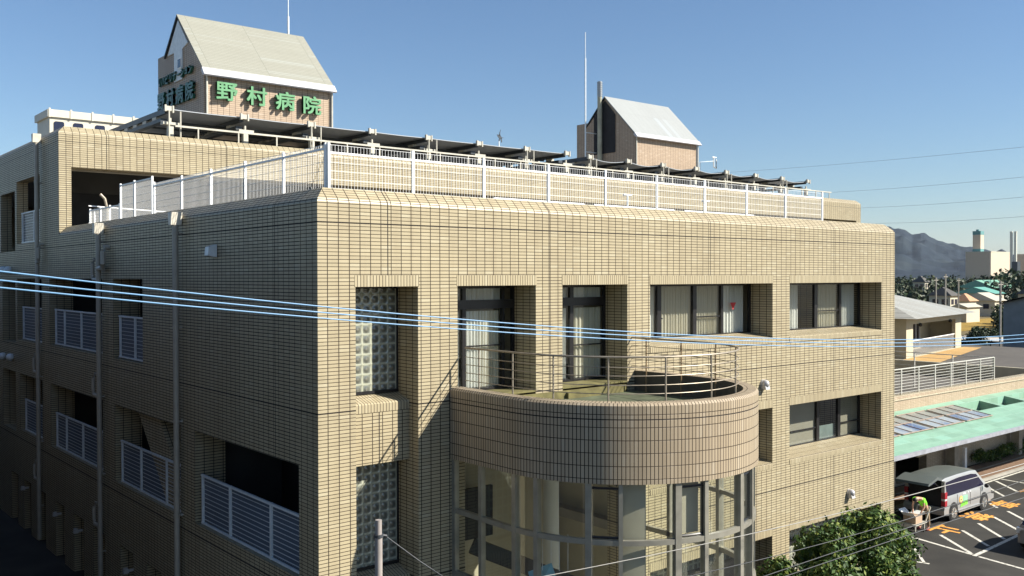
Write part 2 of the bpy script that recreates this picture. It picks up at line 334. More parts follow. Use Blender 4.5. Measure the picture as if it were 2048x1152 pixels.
def slab(mb, axis, t0, t1, u0, u1, z0, z1, holes, mi=0, ends=True):
    """wall slab; axis 'y': plane y=t0 (outer) to t1, u = x.  axis 'x': plane x=t0, u = y."""
    def pt(u, t, z): return (u, t, z) if axis == 'y' else (t, u, z)
    us = sorted({u0, u1} | {min(max(h[0], u0), u1) for h in holes} | {min(max(h[1], u0), u1) for h in holes})
    zs = sorted({z0, z1} | {min(max(h[2], z0), z1) for h in holes} | {min(max(h[3], z0), z1) for h in holes})
    def inh(a, b): return any(h[0] < a < h[1] and h[2] < b < h[3] for h in holes)
    ni, nj = len(us)-1, len(zs)-1
    solid = [[not inh((us[i]+us[i+1])/2, (zs[j]+zs[j+1])/2) for j in range(nj)] for i in range(ni)]
    for i in range(ni):
        for j in range(nj):
            if not solid[i][j]: continue
            a, b, c, d = us[i], us[i+1], zs[j], zs[j+1]
            mb.face([pt(a, t0, c), pt(b, t0, c), pt(b, t0, d), pt(a, t0, d)], mi=mi)
            mb.face([pt(a, t1, c), pt(a, t1, d), pt(b, t1, d), pt(b, t1, c)], mi=mi)
            for di, dj, q in ((-1, 0, (a, a, c, d)), (1, 0, (b, b, c, d)), (0, -1, (a, b, c, c)), (0, 1, (a, b, d, d))):
                ii, jj = i+di, j+dj; out = not (0 <= ii < ni and 0 <= jj < nj)
                if (out and ends) or (not out and not solid[ii][jj]):
                    if di: mb.face([pt(q[0], t0, q[2]), pt(q[0], t0, q[3]), pt(q[0], t1, q[3]), pt(q[0], t1, q[2])], mi=mi)
                    else: mb.face([pt(q[0], t0, q[2]), pt(q[1], t0, q[2]), pt(q[1], t1, q[2]), pt(q[0], t1, q[2])], mi=mi)
def copy_tree(o, parent=None):
    c = o.copy(); COL.objects.link(c); c.parent = parent
    for ch in list(o.children): copy_tree(ch, c)
    return c
# ================================================================== SETTING
struct(MB().face([(-9000, -9000, -0.03), (9000, -9000, -0.03), (9000, 9000, -0.03), (-9000, 9000, -0.03)]).build('ground', M_LAND))
struct(MB().face([(-60, -60, 0), (140, -60, 0), (140, 60, 0), (-60, 60, 0)]).build('parking_lot', M_ASPH))
pv = MB(); pv.box(22.6, 95, 3.85, 5.6, 0.0, 0.10); struct(pv.build('pavement', M_PAVE))
kb = MB(); kb.box(22.6, 95, 3.70, 3.846, 0.0, 0.12); struct(kb.build('kerb', M_CONC))
pe = MB(); pe.box(22.6, 95, 4.9, 4.98, 0.101, 0.112); struct(pe.build('pavement_edge_stone', M_CONC))
# far terrain: hills with the profile of the photograph's ridge
prof = [(1500, 470), (1600, 450), (1700, 447), (1760, 449), (1784, 455), (1796, 456), (1808, 458.7), (1816, 464), (1825, 469), (1833, 467), (1842, 465), (1849, 466.6), (1860, 472), (1872, 479), (1883, 482), (1895, 485.8), (1908, 490), (1920, 493), (1929, 493.6), (1950, 494.7), (1964, 499.4), (1991, 502), (2004, 499.9), (2012, 502.5), (2020, 506.7), (2048, 512), (2090, 522), (2140, 530), (2220, 545)]
pxs = [p[0] for p in prof]; pys = [p[1] for p in prof]
hm = MB(); nu, nd = 240, 40; grid = []
for i in range(nu+1):
    px = pxs[0]+(pxs[-1]-pxs[0])*i/nu; top = at(px, np.interp(px, pxs, pys), 3200)[2]; row = []
    for j in range(nd+1):
        t = j/nd; dist = 1900+t*2200; tt = min(1, t/0.6)
        h = top*(tt**1.25) if t < 0.6 else top*(1-0.5*(t-0.6)/0.4)
        q = at(px, 560, dist); w = math.sin(min(1, tt)*math.pi)
        h += (noise.noise(Vector((q[0]*0.004, q[1]*0.004, 0)))*55+noise.noise(Vector((q[0]*0.013, q[1]*0.013, 3)))*26)*w
        h += noise.noise(Vector((q[0]*0.05, q[1]*0.05, 7)))*5.5*min(1, t*3)
        row.append((q[0], q[1], max(-2, h)))
    grid.append(row)
for i in range(nu):
    for j in range(nd): hm.face([grid[i][j], grid[i+1][j], grid[i+1][j+1], grid[i][j+1]])
struct(hm.build('hills', M_HILL))
# painted markings (sheets laid on the asphalt)
def stripe(mb, a, b, w, z=0.005):
    a = Vector((a[0], a[1], z)); b = Vector((b[0], b[1], z)); n = Vector((-(b-a).y, (b-a).x, 0)).normalized()*w/2
    mb.face([a-n, b-n, b+n, a+n])
lm = MB()
for a, b in (((25.85, 1.2), (25.28, -1.36)), ((25.22, -1.62), (24.9, -3.4)), ((26.95, 0.6), (25.38, -1.30)), ((28.25, 0.35), (26.82, -1.26)), ((29.8, 0.42), (28.22, -1.26)), ((31.32, 0.48), (29.9, -1.1)), ((32.75, 0.5), (31.4, -0.95)), ((33.6, 1.6), (33.0, 1.05)), ((36.8, 3.1), (35.42, 1.75)), ((38.42, 3.4), (36.89, 1.8)), ((34.9, 0.5), (33.4, -0.9)), ((36.6, 0.6), (35.1, -0.8))):
    stripe(lm, a, b, 0.13)
stripe(lm, (25.16, -1.48), (42, -0.95), 0.15, 0.009); stripe(lm, (39.1, 3.45), (38.9, 1.2), 0.11); stripe(lm, (22.95, -0.5), (23.05, -0.9), 0.12); stripe(lm, (25.7, 1.3), (23.0, -0.75), 0.1)
stripe(lm, (26.0, 3.55), (95, 3.55), 0.12)
struct(lm.build('road_marking', M_LINE), 'white worn hatch lines painted on the asphalt')

def glyph(ch, name, mat, parent, mw, extrude, bold=0.0, fat=0.0):
    cu = bpy.data.curves.new('g', 'FONT'); cu.body = ch; cu.extrude = extrude; cu.offset = bold; cu.size = 1.0; cu.align_x = 'CENTER'; cu.align_y = 'CENTER'; cu.resolution_u = 3
    t = bpy.data.objects.new('g', cu); COL.objects.link(t); bpy.context.view_layer.update()
    me = bpy.data.meshes.new_from_object(t.evaluated_get(bpy.context.evaluated_depsgraph_get())); bpy.data.objects.remove(t)
    vs = np.array([v.co[:] for v in me.vertices]); c = (vs.min(0)+vs.max(0))/2; me.transform(Matrix.Translation((-c[0], -c[1], 0)))
    if fat:                                   # heavier strokes: four slightly shifted copies joined, each a hair behind the last
        bmj = bmesh.new()
        for k_, (ox, oy) in enumerate(((fat, fat), (-fat, fat), (fat, -fat), (-fat, -fat))):
            m2 = me.copy(); m2.transform(Matrix.Translation((ox, oy, k_*0.0015))); bmj.from_mesh(m2); bpy.data.meshes.remove(m2)
        bmj.to_mesh(me); bmj.free()
    me.transform(mw); me.materials.clear(); me.materials.append(mat); me.name = name
    o = bpy.data.objects.new(name, me); COL.objects.link(o)
    if parent is not None:
        off = Vector((0, 0, 0)); p = parent
        while p is not None: off += Vector(p.location); p = p.parent
        me.transform(Matrix.Translation(-off)); o.parent = parent
    return o
# 駐車禁止 in orange on the asphalt: read from the right end, letters face the kerb side
for ch, (cx, cy) in zip('駐車禁止', ((37.5, 1.25), (33.9, 1.12), (30.9, 0.95), (27.85, 0.75))):
    sx, sy = (1.35, 1.15)
    mw = Matrix.Translation((cx, cy, 0.005)) @ Matrix(((-sx*0.98, 0, 0, 0), (0, -sy, 0, 0), (0, 0, 1, 0), (0, 0, 0, 1)))
    o = glyph(ch, 'road_marking', M_ORNG, None, mw, 0.0, 0.0, 0.02); struct(o, 'orange Japanese character painted on the asphalt')
    o['kind'] = 'structure'

# ================================================================== HOSPITAL
H = thing('hospital_building', 'large beige tiled hospital building with curved balcony and recessed windows', 'building', (0, 0, 0))
DECK = 10.98
FH = [  # front openings x0,x1,z0,z1
 (0.85, 2.37, -0.2, 9.80), (3.41, 5.70, 7.29, 9.80), (6.55, 8.82, 7.29, 9.80), (9.68, 15.12, 8.16, 9.79), (16.0, 21.42, 8.16, 9.79),
 (9.68, 15.12, 4.40, 6.06), (16.0, 21.42, 4.40, 6.05), (9.68, 15.12, 0.35, 2.20), (16.0, 21.42, 0.35, 2.20), (3.6, 8.9, 0.1, 5.95)]
w1 = MB(); slab(w1, 'y', 0, 0.8, 0, 22.3, 0, 11.50, FH)
w1.build('front_wall', T_MAIN, H)
SH = [(0.83, 6.46, 3.85, 6.17), (7.4, 12.8, 3.85, 6.17), (14.0, 20.2, 3.90, 6.17), (21.4, 25.0, 3.92, 6.17), (25.7, 28.0, 3.75, 6.17),
 (10.25, 12.9, 7.57, 9.96), (14.0, 20.3, 7.57, 9.96), (21.4, 25.3, 7.52, 9.96), (25.65, 28.0, 7.35, 9.85),
 (21.6, 25.3, 11.36, 13.85), (25.6, 28.2, 11.08, 13.52)]
SH += [(a, a+1.2, 0.0, 2.0) for a in (8.85, 11.2, 13.9, 16.15, 18.48, 21.05, 23.25, 25.4)]
SH += [(30+i*6.2, 35+i*6.2, z, z+2.3) for i in range(3) for z in (3.85, 7.57, 11.36)]
w2 = MB(); slab(w2, 'x', 0, 0.8, 0.8, 18.95, 0, 11.50, [h for h in SH if h[1] < 18.95] + [h for h in SH if h[0] < 18.95 < h[1]])
slab(w2, 'x', 0, 0.8, 18.95, 50, 0, 11.3, [h for h in SH if h[1] > 18.95])
slab(w2, 'x', 0, 0.42, 18.95, 50, 11.3, 15.10, [h for h in SH if h[1] > 18.95])
w2.build('side_wall', T_SIDE, H)
# chamfered parapet caps
def cap_x(mb, x0, x1, y0, z, d, mi=0, endl=True, endr=True, W=0.8):   # along x, outer face y0
    prof = [(y0, z), (y0+0.025, z+0.07*d/0.3), (y0+0.225, z+0.27*d/0.3), (y0+0.26, z+d), (y0+W, z+d), (y0+W, z-0.55)]
    for i in range(len(prof)-1):
        a, b = prof[i], prof[i+1]
        L0 = sum(math.dist(prof[k], prof[k+1]) for k in range(i)); L1 = L0+math.dist(a, b)
        def ex(p): return max(0, p[0]-y0) if p[0] < y0+0.3 else 0.26
        l0 = x0+(ex(a) if endl else 0); l1 = x0+(ex(b) if endl else 0); r0 = x1-(ex(a) if endr else 0); r1 = x1-(ex(b) if endr else 0)
        mb.face([(l0, a[0], a[1]), (r0, a[0], a[1]), (r1, b[0], b[1]), (l1, b[0], b[1])], uv=[(l0, z+L0), (r0, z+L0), (r1, z+L1), (l1, z+L1)], mi=mi)
def cap_y(mb, y0, y1, x0, z, d, sgn=1, mi=0, end0=True, end1=False, W=0.8):
    prof = [(0, z), (0.025, z+0.07*d/0.3), (0.225, z+0.27*d/0.3), (0.26, z+d), (W, z+d), (W, z-0.55)]
    for i in range(len(prof)-1):
        a, b = prof[i], prof[i+1]
        L0 = sum(math.dist(prof[k], prof[k+1]) for k in range(i)); L1 = L0+math.dist(a, b)
        def ex(p): return min(p[0], 0.26)
        s0 = y0+(ex(a) if end0 else 0); s1 = y0+(ex(b) if end0 else 0); e0 = y1-(ex(a) if end1 else 0); e1 = y1-(ex(b) if end1 else 0)
        mb.face([(x0+sgn*a[0], s0, a[1]), (x0+sgn*a[0], e0, a[1]), (x0+sgn*b[0], e1, b[1]), (x0+sgn*b[0], s1, b[1])], uv=[(s0, z+L0), (e0, z+L0), (e1, z+L1), (s1, z+L1)], mi=mi)
c1 = MB(); cap_x(c1, 0, 22.3, 0, 11.50, 0.30); c1.build('parapet', T_MAIN, H)
c2 = MB(); cap_y(c2, 0, 18.949, 0, 11.50, 0.30); c2.build('parapet', T_SIDE, H)
c3 = MB(); cap_y(c3, 0, 18.949, 22.3, 11.50, 0.30, -1); c3.build('parapet', T_SIDE, H)
w3 = MB(); slab(w3, 'x', 22.3, 21.5, 0.8, 18.95, 0, 11.5, [(1.6, 5.6, 0.1, 2.3)]); w3.build('side_wall', T_SIDE, H)
# fourth storey
w4 = MB(); slab(w4, 'y', 18.95, 19.6, 0.421, 53.0, DECK, 15.10, [(0.421, 52.4, DECK+0.02, 13.92)])
w4.build('upper_front_wall', T_MAIN, H)
c4 = MB(); cap_x(c4, 0, 53.0, 18.95, 15.10, 0.28, W=0.6); c4.build('upper_parapet', T_MAIN, H)
c5 = MB(); cap_y(c5, 18.95, 50, 0, 15.10, 0.28, W=0.6); c5.build('upper_parapet', T_SIDE, H)
c6 = MB(); cap_y(c6, 18.95, 50, 53.0, 15.10, 0.28, -1, W=0.6); slab(c6, 'x', 53.0, 52.4, 19.6, 50, 0, 15.1, []); c6.build('upper_parapet', T_SIDE, H)
w5 = MB(); slab(w5, 'y', 50, 49.4, 0.8, 52.4, 0, 15.1, []); slab(w5, 'y', 19.0, 19.5, 22.3, 53, 0, DECK-0.3, []); w5.build('rear_wall', T_SIDE, H)
# floors, roofs
fl = MB()
fl.box(0.8, 21.5, 0.8, 19.5, DECK-0.25, DECK); fl.build('flat_roof', M_DECK, H)
fl = MB(); fl.box(0.42, 52.4, 19.6, 49.4, 14.45, 14.7); fl.build('flat_roof', plain('pale_roof_membrane', (0.34, 0.33, 0.30), 0.8, 0, 0.15, 1.5), H)
fs = MB()
fs.box(0.8, 21.5, 0.8, 50, 7.0, 7.25); fs.box(0.8, 3.44, 0.8, 50, 3.3, 3.55); fs.box(8.91, 21.5, 0.8, 50, 3.3, 3.55); fs.box(3.44, 8.91, 3.16, 50, 3.3, 3.55)
fs.box(0.8, 52.4, 19.0, 49.4, DECK-0.28, DECK-0.004); fs.box(0.8, 21.5, 0.8, 50, 0.02, 0.06)
fs.build('floor_slab', M_CONC, H)
# inner core: corridor wall behind side loggias, room partitions
ic = MB()
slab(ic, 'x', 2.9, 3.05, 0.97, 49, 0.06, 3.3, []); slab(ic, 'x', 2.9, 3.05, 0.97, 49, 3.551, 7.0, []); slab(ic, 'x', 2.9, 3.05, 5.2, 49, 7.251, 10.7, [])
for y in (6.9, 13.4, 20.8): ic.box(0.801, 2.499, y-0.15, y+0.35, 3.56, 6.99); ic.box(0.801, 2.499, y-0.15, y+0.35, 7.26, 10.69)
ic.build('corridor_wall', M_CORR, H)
ir = MB()
for x in (3.1, 6.12, 9.25, 15.55): ir.box(x-0.06, x+0.06, 0.801, 5.0, 7.251, 10.72)
for x in (9.3, 15.55): ir.box(x-0.06, x+0.06, 0.801, 5.0, 3.551, 6.99); ir.box(x-0.06, x+0.06, 0.801, 5.0, 0.061, 3.29)
ir.box(3.06, 21.49, 5.0, 5.15, 7.251, 10.72); ir.box(3.06, 21.49, 5.0, 5.15, 0.061, 3.29); ir.box(3.06, 21.49, 5.0, 5.15, 3.56, 6.99)
ir.build('room_partition', M_ROOM, H)
# back wall of fourth storey loggia
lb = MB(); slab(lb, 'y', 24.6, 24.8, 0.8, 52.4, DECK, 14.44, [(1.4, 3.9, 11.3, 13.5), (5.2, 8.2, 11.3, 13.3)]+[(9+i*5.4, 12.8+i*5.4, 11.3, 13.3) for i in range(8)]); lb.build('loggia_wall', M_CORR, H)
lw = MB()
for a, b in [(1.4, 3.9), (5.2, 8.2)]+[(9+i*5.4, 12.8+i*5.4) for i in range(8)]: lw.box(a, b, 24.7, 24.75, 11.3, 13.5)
lw.build('loggia_window', M_DARK, H)  # near-black panes, the loggia's shade put into their colour
bmz = MB(); bmz.box(0.8, 52.4, 20.6, 21.0, 14.0, 14.449); bmz.box(0.45, 0.8, 19.56, 22.6, 13.93, 14.449)
for i in range(9): bmz.box(0.8+i*5.7, 1.1+i*5.7, 19.61, 22.59, 14.1, 14.45)
bmz.build('loggia_beam', M_CONC, H)
# soldier courses above and sloped sills under the front openings
for a, b, z0, z1 in ((0.85, 2.37, 0, 9.80), (3.41, 5.70, 0, 9.80), (6.55, 8.82, 0, 9.80), (9.68, 15.12, 0, 9.79), (16.0, 21.42, 0, 9.79), (9.68, 15.12, 0, 6.06), (16.0, 21.42, 0, 6.05), (9.68, 15.12, 0, 2.2), (16, 21.42, 0, 2.2)):
    sd = MB(); X0, X1, Z0, Z1 = a-0.02, b+0.02, z1, z1+0.24
    sd.face([(X0, -0.006, Z0), (X1, -0.006, Z0), (X1, -0.006, Z1), (X0, -0.006, Z1)], uv=[(X0, 0.002), (X1, 0.002), (X1, 0.2455), (X0, 0.2455)])
    sd.face([(X0, -0.006, Z0), (X1, -0.006, Z0), (X1, 0.01, Z0), (X0, 0.01, Z0)])
    sd.face([(X0, -0.006, Z1), (X1, -0.006, Z1), (X1, 0.0, Z1), (X0, 0.0, Z1)])
    for X in (X0, X1): sd.face([(X, -0.006, Z0), (X, 0, Z0), (X, 0, Z1), (X, -0.006, Z1)])
    sd.build('soldier_course', T_SOLD, H)
def sill(a, b, zf, zb, y0=0.0, y1=0.8, drop=0.17):
    sl = MB()
    sl.face([(a, y0-0.012, zf-drop), (b, y0-0.012, zf-drop), (b, y0-0.012, zf-0.03), (a, y0-0.012, zf-0.03)], uv=[(a, 0.02), (b, 0.02), (b, 0.2), (a, 0.2)])
    sl.face([(a, y0-0.012, zf-0.03), (b, y0-0.012, zf-0.03), (b, y0+0.02, zf), (a, y0+0.02, zf)], uv=[(a, 0.2), (b, 0.2), (b, 0.23), (a, 0.23)])
    sl.face([(a, y0+0.02, zf), (b, y0+0.02, zf), (b, y1+0.05, zb), (a, y1+0.05, zb)], uv=[(a, 0.2475), (b, 0.2475), (b, 0.2475+y1-y0), (a, 0.2475+y1-y0)])
    sl.face([(a, y0-0.012, zf-drop), (b, y0-0.012, zf-drop), (b, y0+0.1, zf-drop), (a, y0+0.1, zf-drop)])
    for X in (a, b): sl.face([(X, y0-0.012, zf-drop), (X, y0-0.012, zf-0.03), (X, y0+0.02, zf), (X, y1+0.05, zb), (X, y1+0.05, zf-drop)])
    sl.build('window_sill', T_SOLD, H)
sill(9.675, 15.125, 8.165, 8.30); sill(15.995, 21.425, 8.165, 8.28); sill(9.675, 15.125, 4.405, 4.54); sill(15.995, 21.425, 4.405, 4.54); sill(9.675, 15.125, 0.36, 0.5); sill(15.995, 21.425, 0.36, 0.5)
sill(0.852, 2.368, 7.36, 7.50, 0.36, 0.8, 0.2); sill(0.852, 2.368, 3.6, 3.74, 0.36, 0.8, 0.2)
for z0, z1 in ((6.07, 7.18), (2.3, 3.42), (0, 0.5)): sp_ = MB(); sp_.box(0.851, 2.369, 0.36, 0.95, z0, z1); sp_.build('spandrel', T_MAIN, H)
# glass block windows
for z0, z1 in ((7.50, 9.80), (3.74, 6.07), (0.5, 2.3)):
    g = MB(); g.face([(0.85, 0.80, z0), (2.37, 0.80, z0), (2.37, 0.80, z1), (0.85, 0.80, z1)], uv=[(0.02, z0), (1.54, z0), (1.54, z1), (0.02, z1)])
    wo = g.build('glass_block_window', M_GB, H)
    f = MB(); f.box(0.851, 2.369, 0.76, 0.84, z0-0.005, z0+0.06); f.box(0.851, 2.369, 0.77, 0.84, z1-0.04, z1-0.002); f.box(2.33, 2.368, 0.77, 0.84, z0, z1); f.build('frame', M_FRAME, wo)
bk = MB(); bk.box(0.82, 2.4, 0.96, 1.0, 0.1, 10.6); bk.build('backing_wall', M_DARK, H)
# framed windows and doors with curtains
def drape(mb, x0, x1, z0, z1, y, folds=9, amp=0.035, gather=0.0):
    n = int(folds*8); pts = []
    for i in range(n+1):
        t = i/n; x = x0+(x1-x0)*t; pts.append((x, y+amp*math.sin(t*folds*2*math.pi+0.7*math.sin(t*9))+0.3*amp*math.sin(t*folds*5.3*math.pi)))
    for i in range(n):
        (xa, ya), (xb, yb) = pts[i], pts[i+1]
        g0 = lambda x: x+(gather*((x0+x1)/2-x))
        mb.face([(g0(xa), ya, z0), (g0(xb), yb, z0), (xb, yb, z1), (xa, ya, z1)], smooth=True)
def window(name, x0, x1, z0, z1, mull, trans=None, curts=(), kick=None, y=0.78):
    g = MB(); g.face([(x0+0.03, y+0.03, z0+0.03), (x1-0.03, y+0.03, z0+0.03), (x1-0.03, y+0.03, z1-0.03), (x0+0.03, y+0.03, z1-0.03)])
    wo = g.build(name, M_GLASS, H)
    f = MB(); f.box(x0, x1, y, y+0.09, z0, z0+0.06); f.box(x0, x1, y, y+0.09, z1-0.07, z1)
    f.box(x0, x0+0.06, y+0.001, y+0.089, z0+0.06, z1-0.07); f.box(x1-0.07, x1, y+0.001, y+0.089, z0+0.06, z1-0.07)
    for a, w in mull: f.box(a-w/2, a+w/2, y-0.012, y+0.08, z0+0.06, z1-0.07)
    if trans: f.box(x0+0.06, x1-0.07, y-0.02, y+0.085, trans[0], trans[1])
    if kick:
        for k in kick: f.box(k[0], k[1], y+0.01, y+0.05, k[2]-0.018, k[2]+0.018)
    f.build('frame', M_FRAME, wo)
    for c in curts:
        m = MB(); drape(m, c[0], c[1], c[2], c[3], y+0.13, c[4] if len(c) > 4 else 8, 0.025, c[6] if len(c) > 6 else 0); m.build('curtain', c[5] if len(c) > 5 else M_CURT, wo)
    return wo
window('balcony_door', 3.41, 5.70, 7.33, 9.80, [(4.17, 0.10), (5.34, 0.07)], (9.25, 9.46), [(3.6, 4.12, 7.4, 9.2, 6), (4.2, 4.95, 7.4, 9.2, 8, M_CURT, 0.1), (4.7, 5.3, 7.4, 9.2, 6, M_CURTB), (3.9, 5.35, 9.46, 9.75, 13)], [(4.2, 5.34, 8.38)])
window('balcony_door', 6.55, 8.82, 7.33, 9.80, [(7.59, 0.12)], (9.26, 9.47), [(6.7, 7.52, 7.4, 9.2, 7), (7.66, 8.75, 7.4, 9.2, 9, M_CURTB), (6.9, 8.75, 9.47, 9.75, 12)], [(7.66, 8.75, 8.25)])
window('window', 9.68, 15.12, 8.26, 9.80, [(10.92, 0.16), (12.45, 0.16), (13.70, 0.10)], None, [(9.8, 10.85, 8.3, 9.75, 9), (11.0, 12.4, 8.3, 9.75, 12, M_CURTB), (12.53, 13.65, 8.3, 9.75, 11, M_CURTB), (13.76, 14.9, 8.3, 9.75, 9)], [(11.0, 11.08, 8.83), (12.53, 13.65, 8.83)])
window('window', 16.0, 21.42, 8.25, 9.80, [(18.65, 0.18), (20.12, 0.12)], None, [(16.9, 17.8, 8.3, 9.75, 6), (18.74, 20.06, 8.3, 9.75, 12, M_CURTB), (20.18, 21.2, 8.3, 9.75, 9)], [(18.74, 20.06, 8.85)])
lw4 = window('window', 16.0, 21.42, 4.5, 6.05, [(18.78, 0.16), (20.06, 0.16)], None, [], [(16.06, 18.7, 5.0), (20.14, 21.35, 5.0)])
for a, b in ((16.1, 18.70), (20.14, 21.36)): m = MB(); m.box(a, b, 0.86, 0.865, 4.56, 5.97); m.build('insect_screen', plain('beige_insect_screen', (0.21, 0.195, 0.15), 0.8, 0, 0.04, 2), lw4)
m = MB(); m.box(18.87, 19.98, 0.90, 0.905, 4.56, 5.0); m.build('lower_frosted_sheet', plain('grey_green_sheet', (0.15, 0.19, 0.18), 0.4), lw4)
window('window', 9.68, 15.12, 4.5, 6.06, [(11.2, 0.14), (13.0, 0.14)], None, [(13.1, 14.9, 4.5, 5.95, 12, M_CURTB)])
m = MB(); m.prism([(14.08, 9.22), (14.36, 9.22), (14.22, 9.0)], 'y', 0.765, 0.772); m.build('red_triangle_mark', plain('red_mark', (0.55, 0.03, 0.03), 0.6), H)
# ground floor glass block bands
for a, b in ((9.68, 15.12), (16.0, 21.42)):
    g = MB()
    g.face([(a, 0.8, 1.55), (b, 0.8, 1.55), (b, 0.8, 2.2), (a, 0.8, 2.2)]); g.face([(a, 0.8, 0.5), (b-2.4, 0.8, 0.5), (b-2.4, 0.8, 1.36), (a, 0.8, 1.36)])
    wo = g.build('glass_block_window', M_GB, H); f = MB(); f.box(a, b, 0.76, 0.86, 1.36, 1.55); f.box(b-2.4, b, 0.79, 0.83, 0.5, 1.36); f.build('frame', M_FRAME, wo)
# curved balcony -------------------------------------------------
BX, BY, BR = 6.3, -2.0, 3.1
def uline(r, z, n=72, y0=0.0, cy=BY):
    pts = [(BX-r, y0, z)]
    for k in range(5): pts.append((BX-r, y0+(cy-y0)*(k+1)/6, z))
    for i in range(n+1):
        a = math.pi+math.pi*i/n; pts.append((BX+r*math.cos(a), cy+r*math.sin(a), z))
    for k in range(5): pts.append((BX+r, cy+(y0-cy)*(k+1)/6, z))
    pts.append((BX+r, y0, z)); return pts
def ribbon(mb, A, B, v0, v1, mi=0, smooth=True):
    L = 0; Ls = [0]
    for i in range(1, len(A)): L += math.dist(A[i], A[i-1]); Ls.append(L)
    for i in range(len(A)-1):
        mb.face([A[i], A[i+1], B[i+1], B[i]], uv=[(Ls[i], v0), (Ls[i+1], v0), (Ls[i+1], v1), (Ls[i], v1)], mi=mi, smooth=smooth)
ZB, ZT = 6.03, 7.53
bw = MB()
ribbon(bw, uline(BR, ZB), uline(BR, ZT), ZB, ZT)
ribbon(bw, uline(BR, ZT), uline(BR-0.05, ZT+0.05), ZT, ZT+0.06)
bal = bw.build('curved_balcony', T_CURV, H)
br = MB(); ribbon(br, uline(BR-0.05, ZT+0.05), uline(BR-0.32, ZT+0.05), 0, 0.27); br.build('coping', T_CURV, bal)
bi = MB(); ribbon(bi, uline(BR-0.32, ZT+0.05), uline(BR-0.32, 6.9), 0, 0.4); bi.build('inner_kerb', plain('shade_dark_kerb', (0.07, 0.065, 0.05), 0.85, 0, 0.2, 3), bal)  # inner face coloured dark in place of the rim's shade
bf = MB(); p = uline(BR-0.3, 7.06); bf.face(p); bf.face([(q[0], q[1], 6.8) for q in p]); bf.build('balcony_floor', M_MOSS, bal)
bs = MB(); ps = uline(BR-0.001, ZB+0.002); bs.face(ps); bs.build('soffit', M_ROOM, bal)
st = MB(); st.box(3.42, 5.69, 0.0, 0.8, 7.0, 7.33); st.box(3.53, 8.7, -0.07, -0.001, 7.0, 7.25); st.box(4.1, 5.0, -0.30, -0.071, 7.0, 7.30); st.box(6.6, 7.7, -0.16, -0.071, 7.0, 7.2); st.box(6.56, 8.81, 0.0, 0.8, 7.0, 7.33); st.build('door_step', M_MOSSY, bal)
# balcony railing
RR = BR-0.42
ra = thing('balcony_railing', 'thin stainless railing of curved bars around the balcony', 'railing', (BX, BY, ZT+0.05))
prail = uline(RR, 0, 90)
pa = MB()
tot = [0]
for i in range(1, len(prail)): tot.append(tot[-1]+math.dist(prail[i], prail[i-1]))
def onrail(s):
    x = np.interp(s, tot, [q[0] for q in prail]); y = np.interp(s, tot, [q[1] for q in prail]); return float(x), float(y)
hr = MB(); hr.tube([(q[0], q[1], 8.43) for q in prail], 0.021, 8); hr.build('handrail', M_STEEL, ra)
for z in (8.23, 8.06, 7.88, 7.71):
    wr = MB(); wr.tube([(q[0], q[1], z) for q in prail], 0.0095, 6); wr.build('rail_bar', M_STEEL, ra)
npost = 11
for k in range(npost):
    x, y = onrail(0.5+(tot[-1]-1.0)*k/(npost-1)); pm = MB(); pm.tube([(x, y, 6.95), (x, y, 8.42)], 0.018, 8); pm.build('post', M_STEELR if k > 6 else M_STEEL, ra)
# curved glazing under the balcony
GRd = 3.0
A_ = MB(); gline = uline(GRd, 0, 72)
ribbon(A_, [(q[0], q[1], 0.1) for q in gline], [(q[0], q[1], ZB) for q in gline], 0, 6)
atr = A_.build('curved_glazing', M_GLASSC, H)
def gpt(deg, r=GRd): a = R_(deg); return BX+r*math.cos(a), BY+r*math.sin(a)
for z, h in ((4.84, 0.10), (3.45, 0.12), (1.5, 0.1)):
    b2 = MB(); o1 = uline(GRd+0.05, z); o2 = uline(GRd+0.05, z+h); i1 = uline(GRd-0.06, z); i2 = uline(GRd-0.06, z+h)
    ribbon(b2, o1, o2, 0, 1); ribbon(b2, o2, i2, 0, 1); ribbon(b2, i2, i1, 0, 1); ribbon(b2, i1, o1, 0, 1); b2.build('transom', M_BRONZE, atr)
for deg, w in ((182, 0.11), (193, 0.09), (214.3, 0.13), (226, 0.08), (247.5, 0.13), (259.6, 0.09), (281, 0.14), (293, 0.08), (315, 0.14), (327, 0.1), (348, 0.12)):
    x, y = gpt(deg); m = MB(); a = R_(deg); n = Vector((math.cos(a), math.sin(a), 0)); t = Vector((-n.y, n.x, 0))*w/2
    Aq = [Vector((x, y, 0.1))+n*0.06-t, Vector((x, y, 0.1))+n*0.06+t, Vector((x, y, 0.1))-n*0.09+t, Vector((x, y, 0.1))-n*0.09-t]; Bq = [q+Vector((0, 0, ZB-0.101)) for q in Aq]
    m.face(Aq); m.face(Bq)
    for i in range(4): m.face([Aq[i], Aq[(i+1) % 4], Bq[(i+1) % 4], Bq[i]])
    m.build('mullion', M_BRONZE, atr)
for d0, d1 in ((214.9, 225.5), (248.2, 259.0), (281.8, 292.4)):
    m = MB(); rr_ = GRd-0.02
    for z in (4.98, 5.93): m.tube([(BX+rr_*math.cos(R_(d)), BY+rr_*math.sin(R_(d)), z) for d in np.linspace(d0, d1, 6)], 0.028, 6)
    for d in (d0, d1): m.bar((*gpt(d, rr_), 4.98), (*gpt(d, rr_), 5.93), 0.05)
    m.build('opening_frame', M_FRAME, atr)
